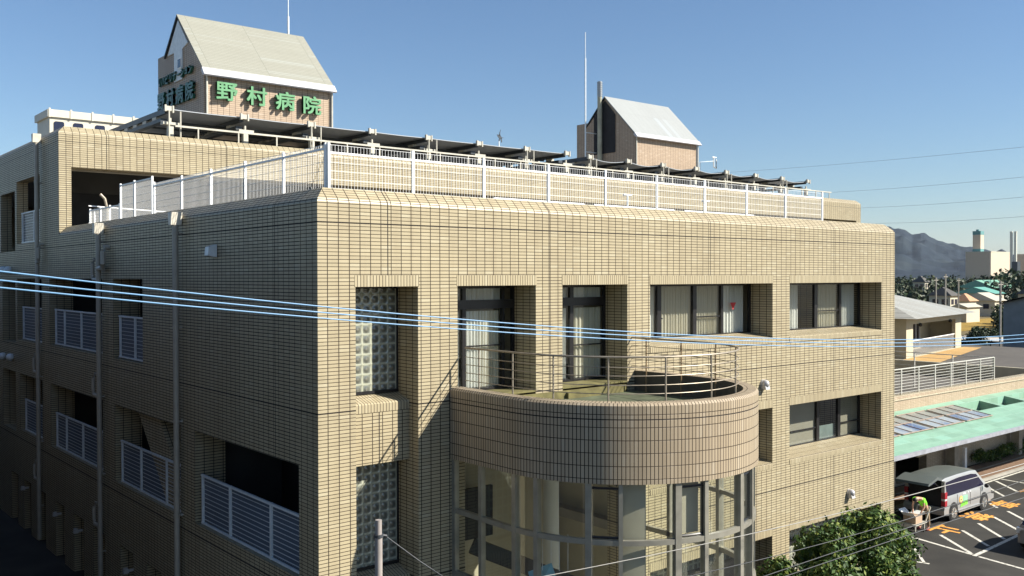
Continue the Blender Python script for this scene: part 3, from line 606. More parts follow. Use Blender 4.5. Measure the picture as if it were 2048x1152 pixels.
for d0, d1, zz in ((227, 236, 3.6), (250, 259, 4.98)):
    m = MB(); rr_ = GRd-0.16; ds = np.linspace(d0, d1, 6)
    A_ = [(BX+rr_*math.cos(R_(d)), BY+rr_*math.sin(R_(d)), zz) for d in ds]; ribbon(m, A_, [(q[0], q[1], 5.98) for q in A_], 0, 1)
    m.build('roller_blind', plain('pale_grey_blind', (0.36, 0.335, 0.26), 0.8, 0, 0.04), atr)
for X in (BX-GRd, BX+GRd):
    for y in (-0.06, -1.0): m = MB(); m.box(X-0.06, X+0.06, y-0.05, y+0.05, 0.1, ZB-0.001); m.build('mullion', M_BRONZE, atr)
# interior seen through the curved glazing
it = MB(); it.box(3.45, 3.6, 0.81, 4.9, 0.2, 6.9); it.box(3.6, 8.9, 3.0, 3.15, 0.9, 6.9); it.build('lobby_wall', M_ROOM, H)
it = MB(); it.box(3.6, 8.9, 0.81, 3.0, 6.93, 6.99); it.build('lobby_ceiling', M_ROOM, H)
for cx_, cy_ in ((7.79, -1.0), (6.71, 0.6)):
    it = MB(); it.tube([(cx_, cy_, 0.9), (cx_, cy_, 6.02 if cy_ < 0 else 6.92)], 0.20, 24); it.build('lobby_column', plain('white_column', (0.66, 0.64, 0.56), 0.6, 0, 0.03), H)
it = MB(); it.box(3.7, 5.6, 2.9, 2.99, 5.0, 5.9); it.build('lobby_window', M_DARK, H)
it = MB(); it.bar((3.5, -0.4, 4.15), (6.4, -1.6, 2.7), 0.12, 0.35); it.bar((3.5, -0.4, 3.0), (6.4, -1.6, 1.5), 0.9, 0.2); it.build('lobby_stair', M_CORR, H)
it = MB(); it.prism([(6.0, 2.9), (6.55, 3.95), (7.1, 2.9)], 'x', 5.3, 5.34); it.build('blue_screen', plain('pale_blue_screen', (0.25, 0.50, 0.60), 0.6), H) if False else None
bt = thing('blue_hanging_banner', 'pale blue triangular banner hanging inside the curved glazing', 'banner', (3.75, -2.7, 3.9))
m = MB(); m.face([(3.42, -2.55, 3.6), (3.70, -2.75, 4.28), (3.86, -2.95, 3.5)]); m.face([(3.42, -2.55, 3.6), (3.70, -2.75, 4.28), (3.55, -2.2, 4.0)]); m.build('banner_cloth', plain('pale_blue_cloth', (0.20, 0.45, 0.55), 0.7), bt)
m = MB()
for k in range(5): m.bar((3.5+k*0.12, -2.45-k*0.12, 4.1), (3.5+k*0.12, -2.45-k*0.12, 4.84), 0.008)
m.build('hanging_string', M_WHITE, bt)
itf = MB(); pf = uline(GRd-0.08, 0.9); itf.face(pf); itf.face([(q[0], q[1], 0.7) for q in pf]); itf.box(3.6, 8.9, 0.0, 8.0, 0.7, 0.9); itf.build('lobby_floor', M_ROOM, H)
tv = MB(); tv.box(5.0, 6.3, 2.4, 2.5, 3.3, 4.6); tv.build('dark_screen', M_DARK, H)
# downpipes ------------------------------------------------------
def dpipe(y, ztop, box=True):
    p = MB(); p.tube([(-0.16, y, 0.3), (-0.16, y, ztop-0.25)], 0.075, 10)
    for z in np.arange(1.5, ztop-0.5, 2.4): p.tube([(-0.16, y, z), (-0.16, y, z+0.05)], 0.09, 10); p.box(-0.1, 0.0, y-0.03, y+0.03, z, z+0.04)
    o = p.build('downpipe', M_PIPE, H)
    h = MB(); h.prism([(y-0.13, ztop), (y+0.13, ztop), (y+0.08, ztop-0.32), (y-0.08, ztop-0.32)], 'x', -0.30, -0.02); h.build('rainwater_head', plainw, o)
    return o
plainw = plain('cream_rain_head', (0.62, 0.58, 0.48), 0.5)
dpipe(7.25, 11.66); pA = dpipe(13.8, 11.68); pB = dpipe(21.35, 15.32)
def elbow(y, z, s, parent, r=0.06):
    e = MB(); e.tube([(0.0, y+s*0.55, z+0.62), (-0.14, y+s*0.55, z+0.62), (-0.18, y+s*0.55, z+0.5), (-0.18, y+s*0.55, z+0.12), (-0.18, y+s*0.45, z), (-0.16, y, z-0.02)], r, 8); e.build('branch_pipe', M_PIPE, parent)
elbow(13.8, 10.3, -1, pA, 0.085); elbow(13.8, 9.9+0.05, 1, pA); elbow(13.8, 6.35, 1, pA); elbow(13.8, 2.3, 1, pA); elbow(21.35, 10.6, -0.5, pB); elbow(21.35, 6.5, 1, pB); elbow(21.35, 2.5, 1, pB)
# railings of the side loggias
def side_rail(y0, y1, z0, z1, posts, frost=True):
    rm = MB(); X = 0.12
    rm.bar((X, y0, z1), (X, y1, z1), 0.055, 0.05); rm.bar((X, y0, z0+0.03), (X, y1, z0+0.03), 0.05, 0.05)
    for y in posts: rm.box(X-0.03, X+0.03, y-0.028, y+0.028, z0, z1+0.03)
    o = rm.build('loggia_railing', M_GREYW, H)
    wb = MB()
    for k in range(1, 11):
        z = z0+0.03+(z1-z0-0.03)*k/11; wb.bar((X, y0, z), (X, y1, z), 0.010, 0.012)
    wb.build('rail_bar', M_GREYW, o)
    if frost: fb = MB(); fb.box(X+0.04, X+0.048, y0+0.01, y1-0.01, z0+0.06, z1-0.03); fb.build('rail_panel', M_FROST, o)
side_rail(0.84, 6.3, 3.86, 5.07, (0.9, 2.37, 4.55, 6.22)); side_rail(7.42, 12.6, 3.86, 5.09, (8.74, 10.8, 12.5)); side_rail(14.02, 19.95, 3.91, 5.12, (14.6, 16.6, 18.6, 19.85)); side_rail(21.42, 24.6, 3.93, 5.15, (22.6, 24.5))
side_rail(10.27, 12.7, 7.60, 8.84, (11.25, 12.6)); side_rail(14.02, 20.0, 7.60, 8.85, (14.65, 16.7, 18.75, 19.9)); side_rail(21.42, 24.9, 7.55, 8.83, (22.8, 24.8)); side_rail(21.62, 24.95, 11.38, 12.57, (22.95, 24.85))
# diagonal brace in the second storey opening
db = MB(); db.prism([(11.15, 6.169), (9.39, 6.169), (7.42, 4.3), (7.42, 3.86), (8.75, 3.86)], 'x', 0.14, 0.75); db.build('diagonal_brace', T_SIDE, H)
# lamps, vents on walls
for k, (y, z) in enumerate(((5.03, 10.62),)):
    m = MB(); m.prism([(-0.02, z+0.16), (-0.22, z+0.10), (-0.24, z-0.10), (-0.02, z-0.14)], 'y', y-0.11, y+0.11); tag(m.build('wall_lamp', M_GREYW), 'small grey box lamp high on the shaded tiled wall', 'lamp')
M_VENT = plain('pale_vent_hood', (0.48, 0.47, 0.46), 0.3, 0.3, 0.05)
for (x, z), lab in (((14.62, 6.82), 'round white vent hood beside the curved balcony rim'), ((19.35, 2.88), 'round white vent hood low on the sunlit wall above the shrub')):
    m = MB(); m.ball((x, -0.08, z), (0.11, 0.15, 0.13), 7); m.prism([(-0.01, z-0.05), (-0.17, z-0.05), (-0.20, z-0.16), (-0.01, z-0.16)], 'x', x-0.10, x+0.10); m.tube([(x, 0, z), (x, -0.05, z)], 0.13, 12); tag(m.build('vent_hood', M_VENT), lab, 'vent hood', 'vent hoods on the front wall')
for y, z, lab in ((27.31, 10.33, 'left'), (26.39, 10.32, 'right')):
    m = MB(); m.ball((-0.1, y, z), (0.17, 0.15, 0.16), 6); tag(m.build('vent_hood', M_GREYW), 'upper vent hood on the far shaded wall, the %s one of the pair' % lab, 'vent hood', 'vent hoods on the side wall')
for y, z, lab in ((27.63, 6.69, 'left'), (26.16, 6.74, 'right')):
    m = MB(); m.ball((-0.1, y, z), (0.17, 0.15, 0.16), 6); tag(m.build('vent_hood', M_GREYW), 'lower vent hood on the far shaded wall, the %s one of the pair' % lab, 'vent hood', 'vent hoods on the side wall')
for i, (y, z) in enumerate(((11.16, 1.56), (16.26, 1.65), (18.87, 1.7), (23.59, 1.8))):
    m = MB(); m.box(-0.16, -0.01, y-0.03, y+0.03, z-0.03, z+0.03); m.prism([(-0.30, z-0.06), (-0.15, z-0.06), (-0.17, z+0.08), (-0.28, z+0.08)], 'y', y-0.07, y+0.07)
    tag(m.build('alley_lamp', M_VENT), 'small white lamp over a ground floor opening, %s from the near end' % ('first', 'second', 'third', 'fourth')[i], 'lamp', 'lamps along the dark alley wall')

# ---------------------------------------------------------------- roof fences
def fence(name, label, pts, z0, z1, rail, mesh_=True, sp=0.075, post=0.026, group='white fences on the lower roof'):
    """pts: list of post positions (x,y)"""
    f = thing(name, label, 'fence', (pts[0][0], pts[0][1], z0), group)
    for x, y in pts:
        p = MB(); p.box(x-post, x+post, y-post, y+post, z0-0.1, z1+0.04); p.build('post', M_WHITE, f)
    r = MB(); a, b = pts[0], pts[-1]
    r.bar((a[0], a[1], rail), (b[0], b[1], rail), 0.036, 0.042); r.build('rail', M_WHITE, f)
    if mesh_:
        n = MB(); L = math.dist(a, b); d = ((b[0]-a[0])/L, (b[1]-a[1])/L)
        for k in range(int(L/sp)+1):
            x, y = a[0]+d[0]*k*sp, a[1]+d[1]*k*sp; n.bar((x, y, z0), (x, y, z1), 0.0055)
        for z in [z0+0.02+(z1-z0-0.02)*k/5 for k in range(6)]: n.bar((a[0], a[1], z), (b[0], b[1], z), 0.007)
        n.build('mesh_panel', M_WHITE, f)
    return f
fence('roof_fence', 'long white mesh fence along the sunlit front parapet', [(x, 0.45) for x in (0.5, 2.55, 4.5, 6.5, 8.48, 10.45, 12.48, 14.44, 16.42, 18.48)], 11.80, 12.70, 12.54)
fence('roof_fence', 'white mesh fence along the shaded side parapet from the corner', [(0.46, y) for y in (0.5, 2.4, 4.4, 6.45, 8.45, 10.6)], 11.80, 12.70, 12.62)
fence('roof_fence', 'short taller white mesh fence bay in the middle of the side parapet', [(0.46, y) for y in (10.75, 12.3, 13.6)], 11.80, 12.88, 12.86)
fence('roof_fence', 'low white mesh fence beside the dark loggia opening', [(0.46, y) for y in (13.7, 14.7, 15.7, 16.85)], 11.80, 12.28, 12.26)
fence('deck_railing', 'low white mesh fence on the roof deck behind the side fence', [(2.6, y) for y in (4.9, 6.4, 8.2)], 11.0, 12.15, 12.15, sp=0.15, group='railings on the roof deck')
fence('deck_railing', 'low white railing crossing the roof deck behind the side fence', [(x, 4.85) for x in (2.65, 4.0, 5.4)], 11.0, 12.05, 12.05, sp=0.12, group='railings on the roof deck')
for k, (x0, x1) in enumerate(((6.2, 9.4), (9.8, 13.2), (13.7, 17.2))):
    f = thing('roof_handrail', 'low white handrail behind the front fence, %s' % ('leftmost of three', 'the middle of three', 'rightmost of three')[k], 'handrail', (x0, 2.2, 11), 'handrails on the roof deck')
    r = MB(); r.bar((x0, 2.2, 12.02), (x1, 2.2, 12.02), 0.045); r.build('rail', M_WHITE, f)
    for x in (x0, (x0+x1)/2, x1): p = MB(); p.bar((x, 2.2, 10.98), (x, 2.2, 12.02), 0.04); p.build('post', M_WHITE, f)
for x, lab in ((13.6, 'left'), (17.6, 'right')):
    m = MB(); m.tube([(x, 4.5, 10.98), (x, 4.5, 12.66)], 0.03, 8); m.tube([(x-0.18, 4.5, 12.66), (x+0.18, 4.5, 12.66)], 0.035, 8); tag(m.build('vent_pipe', M_GREYW), 'grey T-shaped vent pipe on the roof deck, the %s one' % lab, 'vent pipe', 'vent pipes on the roof deck')
m = MB(); m.tube([(1.2, 17.6, 11), (1.25, 17.6, 12.3), (1.15, 17.6, 12.75), (1.0, 17.6, 12.9)], 0.05, 8); tag(m.build('bent_pole', M_STEEL), 'bent pole in front of the dark loggia opening', 'pole')
m = MB(); m.bar((0.7, 17.9, 12.5), (6.8, 17.9, 12.28), 0.035); m.bar((0.7, 17.9, 11.9), (3.0, 17.9, 11.8), 0.03)
for x in (0.9, 3.0, 6.8): m.bar((x, 17.9, 10.98), (x, 17.9, 12.4), 0.035)
tag(m.build('loggia_rail', M_WHITE), 'thin white drying rail in front of the dark loggia', 'rail')

# ---------------------------------------------------------------- upper roof canopy
RZ = 14.7
def canopy(xs, zc, label, first, sag=0.16):
    t = thing('roof_canopy', label, 'canopy', (xs[0], 19.75, RZ), 'dark canopies on the upper roof')
    Y0, Y1 = 19.75, 26.8
    for i in range(len(xs)-1):
        a, b = xs[i], xs[i+1]; s = MB(); n = 10
        top = [(a+(b-a)*k/n, zc-0.03-sag*math.sin(math.pi*k/n)) for k in range(n+1)]
        for k in range(n):
            (xa, za), (xb, zb) = top[k], top[k+1]
            s.face([(xa, Y0, za), (xb, Y0, zb), (xb, Y1, zb), (xa, Y1, za)]); s.face([(xa, Y0, za-0.03), (xb, Y0, zb-0.03), (xb, Y1, zb-0.03), (xa, Y1, za-0.03)])
            s.face([(xa, Y0, za), (xb, Y0, zb), (xb, Y0, zb-0.03), (xa, Y0, za-0.03)])
        s.build('roof_sheet', M_PANEL, t)
        for y in (21.5, 23.3, 25.1): p = MB(); p.bar((a, y, zc-0.26), (b, y, zc-0.26), 0.05, 0.07); p.build('purlin', M_BEAM, t)
    for i, x in enumerate(xs):
        r = MB(); r.box(x-0.12, x+0.0, Y0+0.05, Y1, zc-0.22, zc-0.02); r.box(x-0.16, x+0.10, Y0+0.4, Y1, zc-0.50, zc-0.36); r.build('rafter', M_BEAM, t)
        for y in np.arange(20.8, 26.5, 1.15): q = MB(); q.box(x-0.12, x+0.10, y, y+0.42, zc-0.36, zc-0.23); q.build('bracket', M_CREAMP, t)
        p = MB(); p.box(x+0.02, x+0.22, 19.80, 20.0, RZ, zc-0.62); p.box(x-0.2, x+0.44, 19.74, 20.06, zc-0.64, zc-0.54); p.tube([(x+0.12, 19.9, zc-0.54), (x+0.12, 19.9, zc-0.36)], 0.05, 8); p.build('post', M_CREAMP, t); p = MB(); p.box(x+0.04, x+0.2, 26.2, 26.4, RZ, zc-0.5); p.build('post', M_CREAMP, t)
        c = MB(); c.box(x-0.12, x+0.10, 19.6, 19.80, zc-0.13, zc+0.05); c.box(x-0.19, x-0.121, 19.58, 19.70, zc-0.16, zc+0.09); c.box(x+0.101, x+0.16, 19.57, 19.70, zc-0.2, zc+0.07); c.build('gutter_cap', M_CREAMP, t)
        if i % 2 == first:
            for dx in (-0.02, 0.42): d = MB(); d.tube([(x+dx, 19.62, RZ), (x+dx, 19.62, zc-0.12)], 0.035, 8); d.build('drainpipe', M_CREAMP, t)
    return t
canopy([4.15, 7.2, 10.2, 13.2, 16.25, 19.25, 22.3, 25.1], 16.55, 'dark corrugated canopy on posts in front of the lettered tower', 0, 0.02)
canopy([26.8, 29.8, 32.7, 35.7, 38.6, 41.6, 44.5, 47.5], 16.50, 'dark sagging canopy on posts in front of the chimney tower', 0)
t = thing('roof_guardrail', 'cream guard rail with thin bars along the upper parapet', 'railing', (4, 19.45, 15.3))
r = MB(); r.bar((4.3, 19.45, 15.83), (50, 19.45, 15.83), 0.05, 0.07); r.build('rail', M_CREAMP, t)
for k in range(28): b_ = MB(); b_.bar((5.2+k*1.65, 19.45, 15.2), (5.2+k*1.65, 19.45, 15.80), 0.05); b_.build('guard_post', M_CREAMP, t)
# things stored under the canopy
for i in range(26):
    x = 6+i*1.62+random.uniform(-.5, .5); y = random.uniform(21, 25.5); hh = random.uniform(0.5, 1.1)
    m = MB(); m.box(x, x+random.uniform(0.5, 1.0), y, y+0.5, RZ, RZ+hh); m.box(x+0.05, x+0.4, y+0.05, y+0.4, RZ+hh, RZ+hh+0.14)
    tag(m.build('air_unit', random.choice([M_GREYW, M_CREAMP, M_DARK, M_CREAM])), 'air conditioning unit standing in the shade under the roof canopies', 'air unit', 'units under the roof canopies')
# cream cabin at the left
cb = thing('roof_cabin', 'cream prefabricated cabin with rounded windows on the upper roof', 'cabin', (2.34, 30, RZ))
m = MB(); m.box(2.40, 8.2, 30.06, 32.3, RZ, 17.38); m.build('cabin_wall', plain('cream_cabin_panel', (0.50, 0.47, 0.38), 0.5, 0, 0.05), cb)
m = MB(); m.box(2.30, 8.4, 29.96, 32.4, 17.38, 17.72)
for x in (2.34, 3.26, 4.2, 5.14, 6.08, 7.0): m.box(x, x+0.08, 29.93, 29.959, 17.36, 17.78)
m.build('cabin_roof', plain('cream_cabin_roof', (0.50, 0.47, 0.38), 0.5, 0, 0.05), cb)
for x in (2.58, 3.41, 4.38, 5.35, 6.3, 7.2):
    m = MB(); pts = []
    for cx_, cz_, a0 in ((x+0.36, 17.12, 0), (x+0.08, 17.12, 90), (x+0.08, 16.72, 180), (x+0.36, 16.72, 270)):
        for k in range(4): a = R_(a0+k*30); pts.append((cx_+0.08*math.cos(a), cz_+0.08*math.sin(a)))
    m.prism(pts, 'y', 30.03, 30.075); m.build('window', M_CARG, cb)
# ---------------------------------------------------------------- towers
def tower(name, label, x0, x1, yf, yb, ze, zr, roofm, fasc=0.38, blk=None, pad=0.2):
    t = thing(name, label, 'roof tower', (x0, yf, RZ)); yr = (yf+yb)/2 if blk is None else blk[2]
    m = MB(); zw = ze-0.1
    slope = (zr-ze)/(yr-yf)
    prof = [(yf, RZ), (yf, zw), (yr, zr-0.12)]
    if blk: prof += [(blk[0], zr-0.12-(blk[0]-yr)*slope), (blk[0], blk[1]), (yb, blk[1]), (yb, RZ)]
    else: prof += [(yb, zw), (yb, RZ)]
    m.prism(prof, 'x', x0, x1); m.build('tower_wall', T_SMALL, t)
    r = MB(); L = math.dist((yf-pad, ze-pad*slope), (yr, zr))
    # front roof plane with thickness
    f0 = (yf-0.10, ze-0.10*slope+0.12); e = 0.10
    for zz, mi in ((0.0, 0), (-0.10, 0)):
        r.face([(x0-e, f0[0], f0[1]+zz), (x1+e, f0[0], f0[1]+zz), (x1+e, yr, zr+zz+0.05), (x0-e, yr, zr+zz+0.05)], uv=[(x0, 0), (x1, 0), (x1, L), (x0, L)])
    for X in (x0-e, x1+e): r.face([(X, f0[0], f0[1]), (X, yr, zr+0.05), (X, yr, zr-0.05), (X, f0[0], f0[1]-0.1)])
    r.face([(x0-e, f0[0], f0[1]), (x1+e, f0[0], f0[1]), (x1+e, f0[0], f0[1]-0.1), (x0-e, f0[0], f0[1]-0.1)])
    r.build('front_roof', roofm, t)
    r = MB(); yb2 = yb if blk is None else blk[0]+0.3
    for zz in (0, -0.1): r.face([(x0-e, yr, zr+0.05+zz), (x1+e, yr, zr+0.05+zz), (x1+e, yb2, zr+0.05+zz-(yb2-yr)*slope), (x0-e, yb2, zr+0.05+zz-(yb2-yr)*slope)])
    for X in (x0-e, x1+e): r.face([(X, yr, zr+0.05), (X, yr, zr-0.05), (X, yb2, zr-0.05-(yb2-yr)*slope), (X, yb2, zr+0.05-(yb2-yr)*slope)])
    r.build('rear_roof', M_BEAM, t)
    f = MB(); f.prism([(yf-0.14, f0[1]-0.01), (yf-0.10, f0[1]-0.01), (yf+0.0, f0[1]-0.15), (yf-0.26, f0[1]-fasc-0.04), (yf-0.42, f0[1]-fasc)], 'x', x0-0.14, x1+0.14); f.build('fascia', M_FASC, t)
    for X in (x0+0.12, x1+0.02):
        p = MB(); p.tube([(X, yf-0.08, RZ), (X, yf-0.08, f0[1]-fasc)], 0.055, 8); p.build('downpipe', M_CREAMP, t)
    return t
T1 = tower('sign_tower', 'rooftop tower with cream gable roof carrying green Japanese characters', 8.62, 15.45, 27.5, 33.75, 20.05, 23.25, M_SLATE, blk=(32.3, 21.6, 30.75))
# gable panel and window on shaded face
m = MB(); m.prism([(30.74, 23.0), (29.42, 21.63), (30.2, 21.45), (32.2, 21.45)], 'x', 8.575, 8.62); m.build('gable_panel', M_GREYW, T1)
m = MB(); m.box(8.56, 8.618, 30.15, 31.25, 19.95, 21.45); wp = m.build('recess_panel', M_GREYW, T1)
m = MB(); m.box(8.53, 8.559, 30.2, 30.72, 20.5, 21.05); wq = m.build('small_window', M_WHITE, T1); m = MB(); m.box(8.515, 8.529, 30.27, 30.65, 20.56, 20.98); m.build('pane', M_CARG, wq)
for ch, (xc, zc) in zip('野村病院', ((9.66, 19.0), (11.2, 18.96), (12.72, 18.9), (14.22, 18.86))):
    mw = Matrix.Translation((xc, 27.30, zc)) @ Matrix(((1.10, 0, 0, 0), (0, 0, -1, 0), (0, 0.96, 0, 0), (0, 0, 0, 1)))
    glyph(ch, 'sign_character', [M_GREEN][0], T1, mw, 0.09, 0.0, 0.022)
M_GRL = plain('light_green_letter_face', (0.10, 0.26, 0.12), 0.35)
for ch, (xc, zc) in zip('野村病院', ((9.66, 19.0), (11.2, 18.96), (12.72, 18.9), (14.22, 18.86))):
    mw = Matrix.Translation((xc, 27.203, zc)) @ Matrix(((1.10, 0, 0, 0), (0, 0, -1, 0), (0, 0.96, 0, 0), (0, 0, 0, 1)))
    glyph(ch, 'sign_character_face', M_GRL, T1, mw, 0.002, 0.0, 0.02)
def side_glyph(ch, yc, zc, w, h):
    mw = Matrix.Translation((8.53, yc, zc)) @ Matrix(((0, 0, -1, 0), (-w, 0, 0, 0), (0, h, 0, 0), (0, 0, 0, 1)))
    glyph(ch, 'side_sign_character', M_GREEND, T1, mw, 0.06, 0.0, 0.025)
for i, ch in enumerate('リハビリテーション'): side_glyph(ch, 33.15-i*0.535, 20.22+(i*0.0), 0.50, 0.52)
for i, ch in enumerate('野村病院'): side_glyph(ch, 32.95-i*1.32, 19.2, 1.05, 0.95)
T2 = tower('chimney_tower', 'rooftop tower with pale grey gable roof and dark open gable', 43.6, 50.9, 32.0, 38.3, 20.85, 24.0, M_ROOFG, 0.34, blk=(36.9, 22.2, 35.1))
m = MB(); m.prism([(35.1, 23.7), (34.0, 22.5), (34.0, 19.6), (36.3, 19.6), (36.3, 22.6)], 'x', 43.54, 43.60); m.build('gable_opening', M_DARK, T2)
m = MB(); m.tube([(43.3, 35.4, RZ), (43.3, 35.4, 24.0)], 0.19, 12); o = m.build('chimney_pipe', plain('cream_chimney', (0.34, 0.33, 0.24), 0.5, 0, 0.2, 2, stain=0.6), T2)
m = MB(); m.tube([(43.3, 35.4, 24.0), (43.3, 35.4, 25.2)], 0.19, 12)
for k in range(7): m.tube([(43.3, 35.4, 24.05+k*0.17), (43.3, 35.4, 24.12+k*0.17)], 0.225, 12)
m.build('ribbed_cowl', M_FRAMEL, o)
m = MB(); m.tube([(14.72, 30.9, 22.9), (14.72, 30.9, 24.3)], 0.06, 8); m.tube([(14.72, 30.9, 24.3), (14.72, 30.9, 27.5)], 0.028, 8); tag(m.build('lightning_rod', M_GREYW), 'thin rod rising behind the ridge of the lettered tower', 'lightning rod')
m = MB(); m.tube([(42.33, 36, RZ), (42.33, 36, 27.0)], 0.06, 8); m.tube([(42.33, 36, 27.0), (42.33, 36, 29.0)], 0.03, 6)
for z in (19.7, 21.2): m.box(42.33, 43.5, 35.96, 36.04, z, z+0.06)
tag(m.build('lightning_rod', M_GREYW), 'tall thin mast beside the chimney tower', 'lightning rod')
# weather vane and sensor
wv = thing('weather_vane', 'small dark running figure weather vane on a cross of arrows above the canopy', 'weather vane', (28.83, 30, RZ))
m = MB(); m.tube([(28.83, 30, RZ), (28.83, 30, 18.65)], 0.03, 8); m.bar((28.35, 30, 18.2), (29.3, 30, 18.2), 0.03); m.bar((28.83, 29.5, 18.2), (28.83, 30.5, 18.2), 0.03); m.build('mast', M_WHITE, wv)
m = MB()
for pts in ([(28.70, 18.98), (28.86, 19.10), (29.02, 18.95), (29.05, 18.80), (28.90, 18.82), (28.78, 18.88)], [(28.83, 19.0), (28.88, 19.22), (28.98, 19.42), (28.92, 19.2), (28.93, 19.0)], [(28.84, 18.85), (28.80, 18.66), (28.87, 18.64), (28.93, 18.83)], [(28.95, 18.84), (29.02, 18.58), (29.08, 18.6), (29.05, 18.86)], [(28.70, 19.0), (28.66, 19.06), (28.74, 19.08), (28.80, 19.0)], [(29.02, 18.86), (29.26, 18.90), (29.02, 18.92)]):
    m.prism(pts, 'y', 29.985, 30.015)
m.build('figure', M_BEAM, wv)
m = MB(); m.tube([(48.8, 30, RZ), (48.8, 30, 18.85), (50.5, 30, 19.05)], 0.035, 6); m.tube([(50.5, 30, 19.3), (50.5, 30, 18.6), (50.8, 30, 18.5), (50.8, 30, 19.2)], 0.06, 6); m.tube([(50.3, 30, 19.35), (50.8, 30, 19.35)], 0.05, 6); tag(m.build('weather_sensor', M_GREYW), 'bent pipe with a small sensor head behind the right canopy', 'sensor')
# ================================================================== LOW WING WITH GREEN CANOPY
Wg = thing('entrance_wing', 'low beige tiled wing with roof terrace and green sloping canopy', 'building', (22.3, 5.9, 0))
m = MB(); slab(m, 'y', 5.9, 6.3, 22.31, 95, 0, 4.25, [(24.5, 31.0, 0.1, 2.6), (33.5, 36.5, 0.1, 2.6), (52, 60, 0.8, 2.5)]); m.build('wing_wall', T_WING, Wg)
m = MB(); m.face([(22.31, 5.86, 4.08), (95, 5.86, 4.08), (95, 5.98, 4.28), (22.31, 5.98, 4.28)], uv=[(22, 0), (95, 0), (95, 0.23), (22, 0.23)]); m.face([(22.31, 5.98, 4.28), (95, 5.98, 4.28), (95, 6.35, 4.30), (22.31, 6.35, 4.30)], uv=[(22, .01), (95, .01), (95, .24), (22, .24)]); m.face([(22.31, 5.86, 4.08), (95, 5.86, 4.08), (95, 5.9, 4.08), (22.31, 5.9, 4.08)])
m.build('wing_coping', T_SOLD, Wg)
m = MB(); m.box(22.31, 95, 6.3, 18.9, 3.1, 3.42); m.box(57, 82, 16.5, 42, 3.1, 3.419); m.box(57.2, 81.8, 16.7, 41.8, 0, 3.1); m.build('terrace_floor', M_DECK, Wg)
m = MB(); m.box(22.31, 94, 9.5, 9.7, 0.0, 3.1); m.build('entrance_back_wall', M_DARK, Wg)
m = MB(); m.box(52.3, 52.55, 6.36, 18.85, 3.42, 4.30); m.build('terrace_parapet', M_CREAM, Wg)
# canopy sheet with openings
cy0, cz0, cy1, cz1 = 1.9, 2.97, 5.88, 3.60
def cz(y): return cz0+(y-cy0)/(cy1-cy0)*(cz1-cz0)
ops = [(38.45+2.98*i, 41.0+2.98*i) for i in range(10)]
m = MB(); xs_ = [22.32]+[v for o in ops for v in o]+[95]; oy0, oy1 = 4.25, 5.35
def cq(mb, xa, xb, ya, yb, dz=0, mi=0): mb.face([(xa, ya, cz(ya)+dz), (xb, ya, cz(ya)+dz), (xb, yb, cz(yb)+dz), (xa, yb, cz(yb)+dz)], mi=mi)
for dz in (0, -0.12):
    cq(m, 22.32, 95, cy0, oy0, dz); cq(m, 22.32, 95, oy1, cy1, dz)
    for i in range(0, len(xs_)-1, 2): cq(m, xs_[i], xs_[i+1], oy0, oy1, dz)
for a, b in ops:
    for X in (a, b): m.face([(X, oy0, cz(oy0)), (X, oy1, cz(oy1)), (X, oy1, cz(oy1)-0.5), (X, oy0, cz(oy0)-0.5)])
    for Y in (oy0, oy1): m.face([(a, Y, cz(Y)), (b, Y, cz(Y)), (b, Y, cz(Y)-0.5), (a, Y, cz(Y)-0.5)])
cn = m.build('green_canopy', M_COPPER, Wg, recalc=False)
for a in (23.5, 26.45, 29.4, 32.35, 35.3):
    m = MB(); cq(m, a, a+2.72, 4.42, 5.3, 0.03); m.build('skylight_pane', M_SKYG, cn)
    m = MB(); cq(m, a, a+2.72, 3.4, 4.34, 0.03); m.build('skylight_pane', M_SKYL, cn)
    m = MB()
    for X in np.linspace(a, a+2.72, 4): m.bar((X, 3.4, cz(3.4)+0.045), (X, 5.3, cz(5.3)+0.045), 0.028, 0.03)
    for Y in (3.4, 4.38, 5.3): m.bar((a, Y, cz(Y)+0.05), (a+2.72, Y, cz(Y)+0.05), 0.045, 0.035)
    m.build('skylight_frame', plain('brownish_frame', (0.32, 0.25, 0.2), 0.5), cn)
m = MB(); m.box(22.32, 95, cy0-0.10, cy0-0.002, cz0-0.15, cz0+0.012); m.build('gutter', plain('grey_gutter', (0.34, 0.35, 0.38), 0.4, 0.2), cn)
for x in (24.2, 31.5, 38.4, 46, 54):
    m = MB(); m.box(x-0.22, x+0.22, 5.3, 5.72, 0.1, 3.2); m.build('column', plain('column_render', (0.30, 0.26, 0.2), 0.8), Wg)
m = MB(); m.prism([(31.7, 2.62), (33.0, 2.62), (32.85, 1.95), (31.75, 1.9)], 'y', 3.95, 4.05); tag(m.build('hanging_sign', M_TAN), 'tan board hanging under the green canopy edge', 'sign')
m = MB(); m.box(39.3, 39.52, 5.30, 5.42, 0.1, 1.25); tag(m.build('marker_post', M_WHITE), 'white marker post on the pavement behind the van', 'post')
# terrace railings
def wrail(label, p0, p1, n, z0, z1):
    f = thing('terrace_railing', label, 'railing', (p0[0], p0[1], z0), 'white railings of the roof terrace')
    for k in range(n):
        t_ = k/(n-1); x, y = p0[0]+(p1[0]-p0[0])*t_, p0[1]+(p1[1]-p0[1])*t_
        m = MB(); m.box(x-0.03, x+0.03, y-0.03, y+0.03, z0, z1); m.build('post', M_RAILG, f)
    m = MB()
    for k in range(9): z = z0+0.08+(z1-z0-0.08)*k/8; m.bar((*p0, z), (*p1, z), 0.045 if k == 8 else 0.017)
    m.build('rail_bar', M_RAILG, f)
wrail('white barred railing on the near edge of the roof terrace', (26, 6.15), (44.6, 6.15), 12, 4.3, 5.52)
wrail('white railing at the far end of the roof terrace', (44.6, 6.2), (44.6, 17.4), 6, 3.42, 5.50)

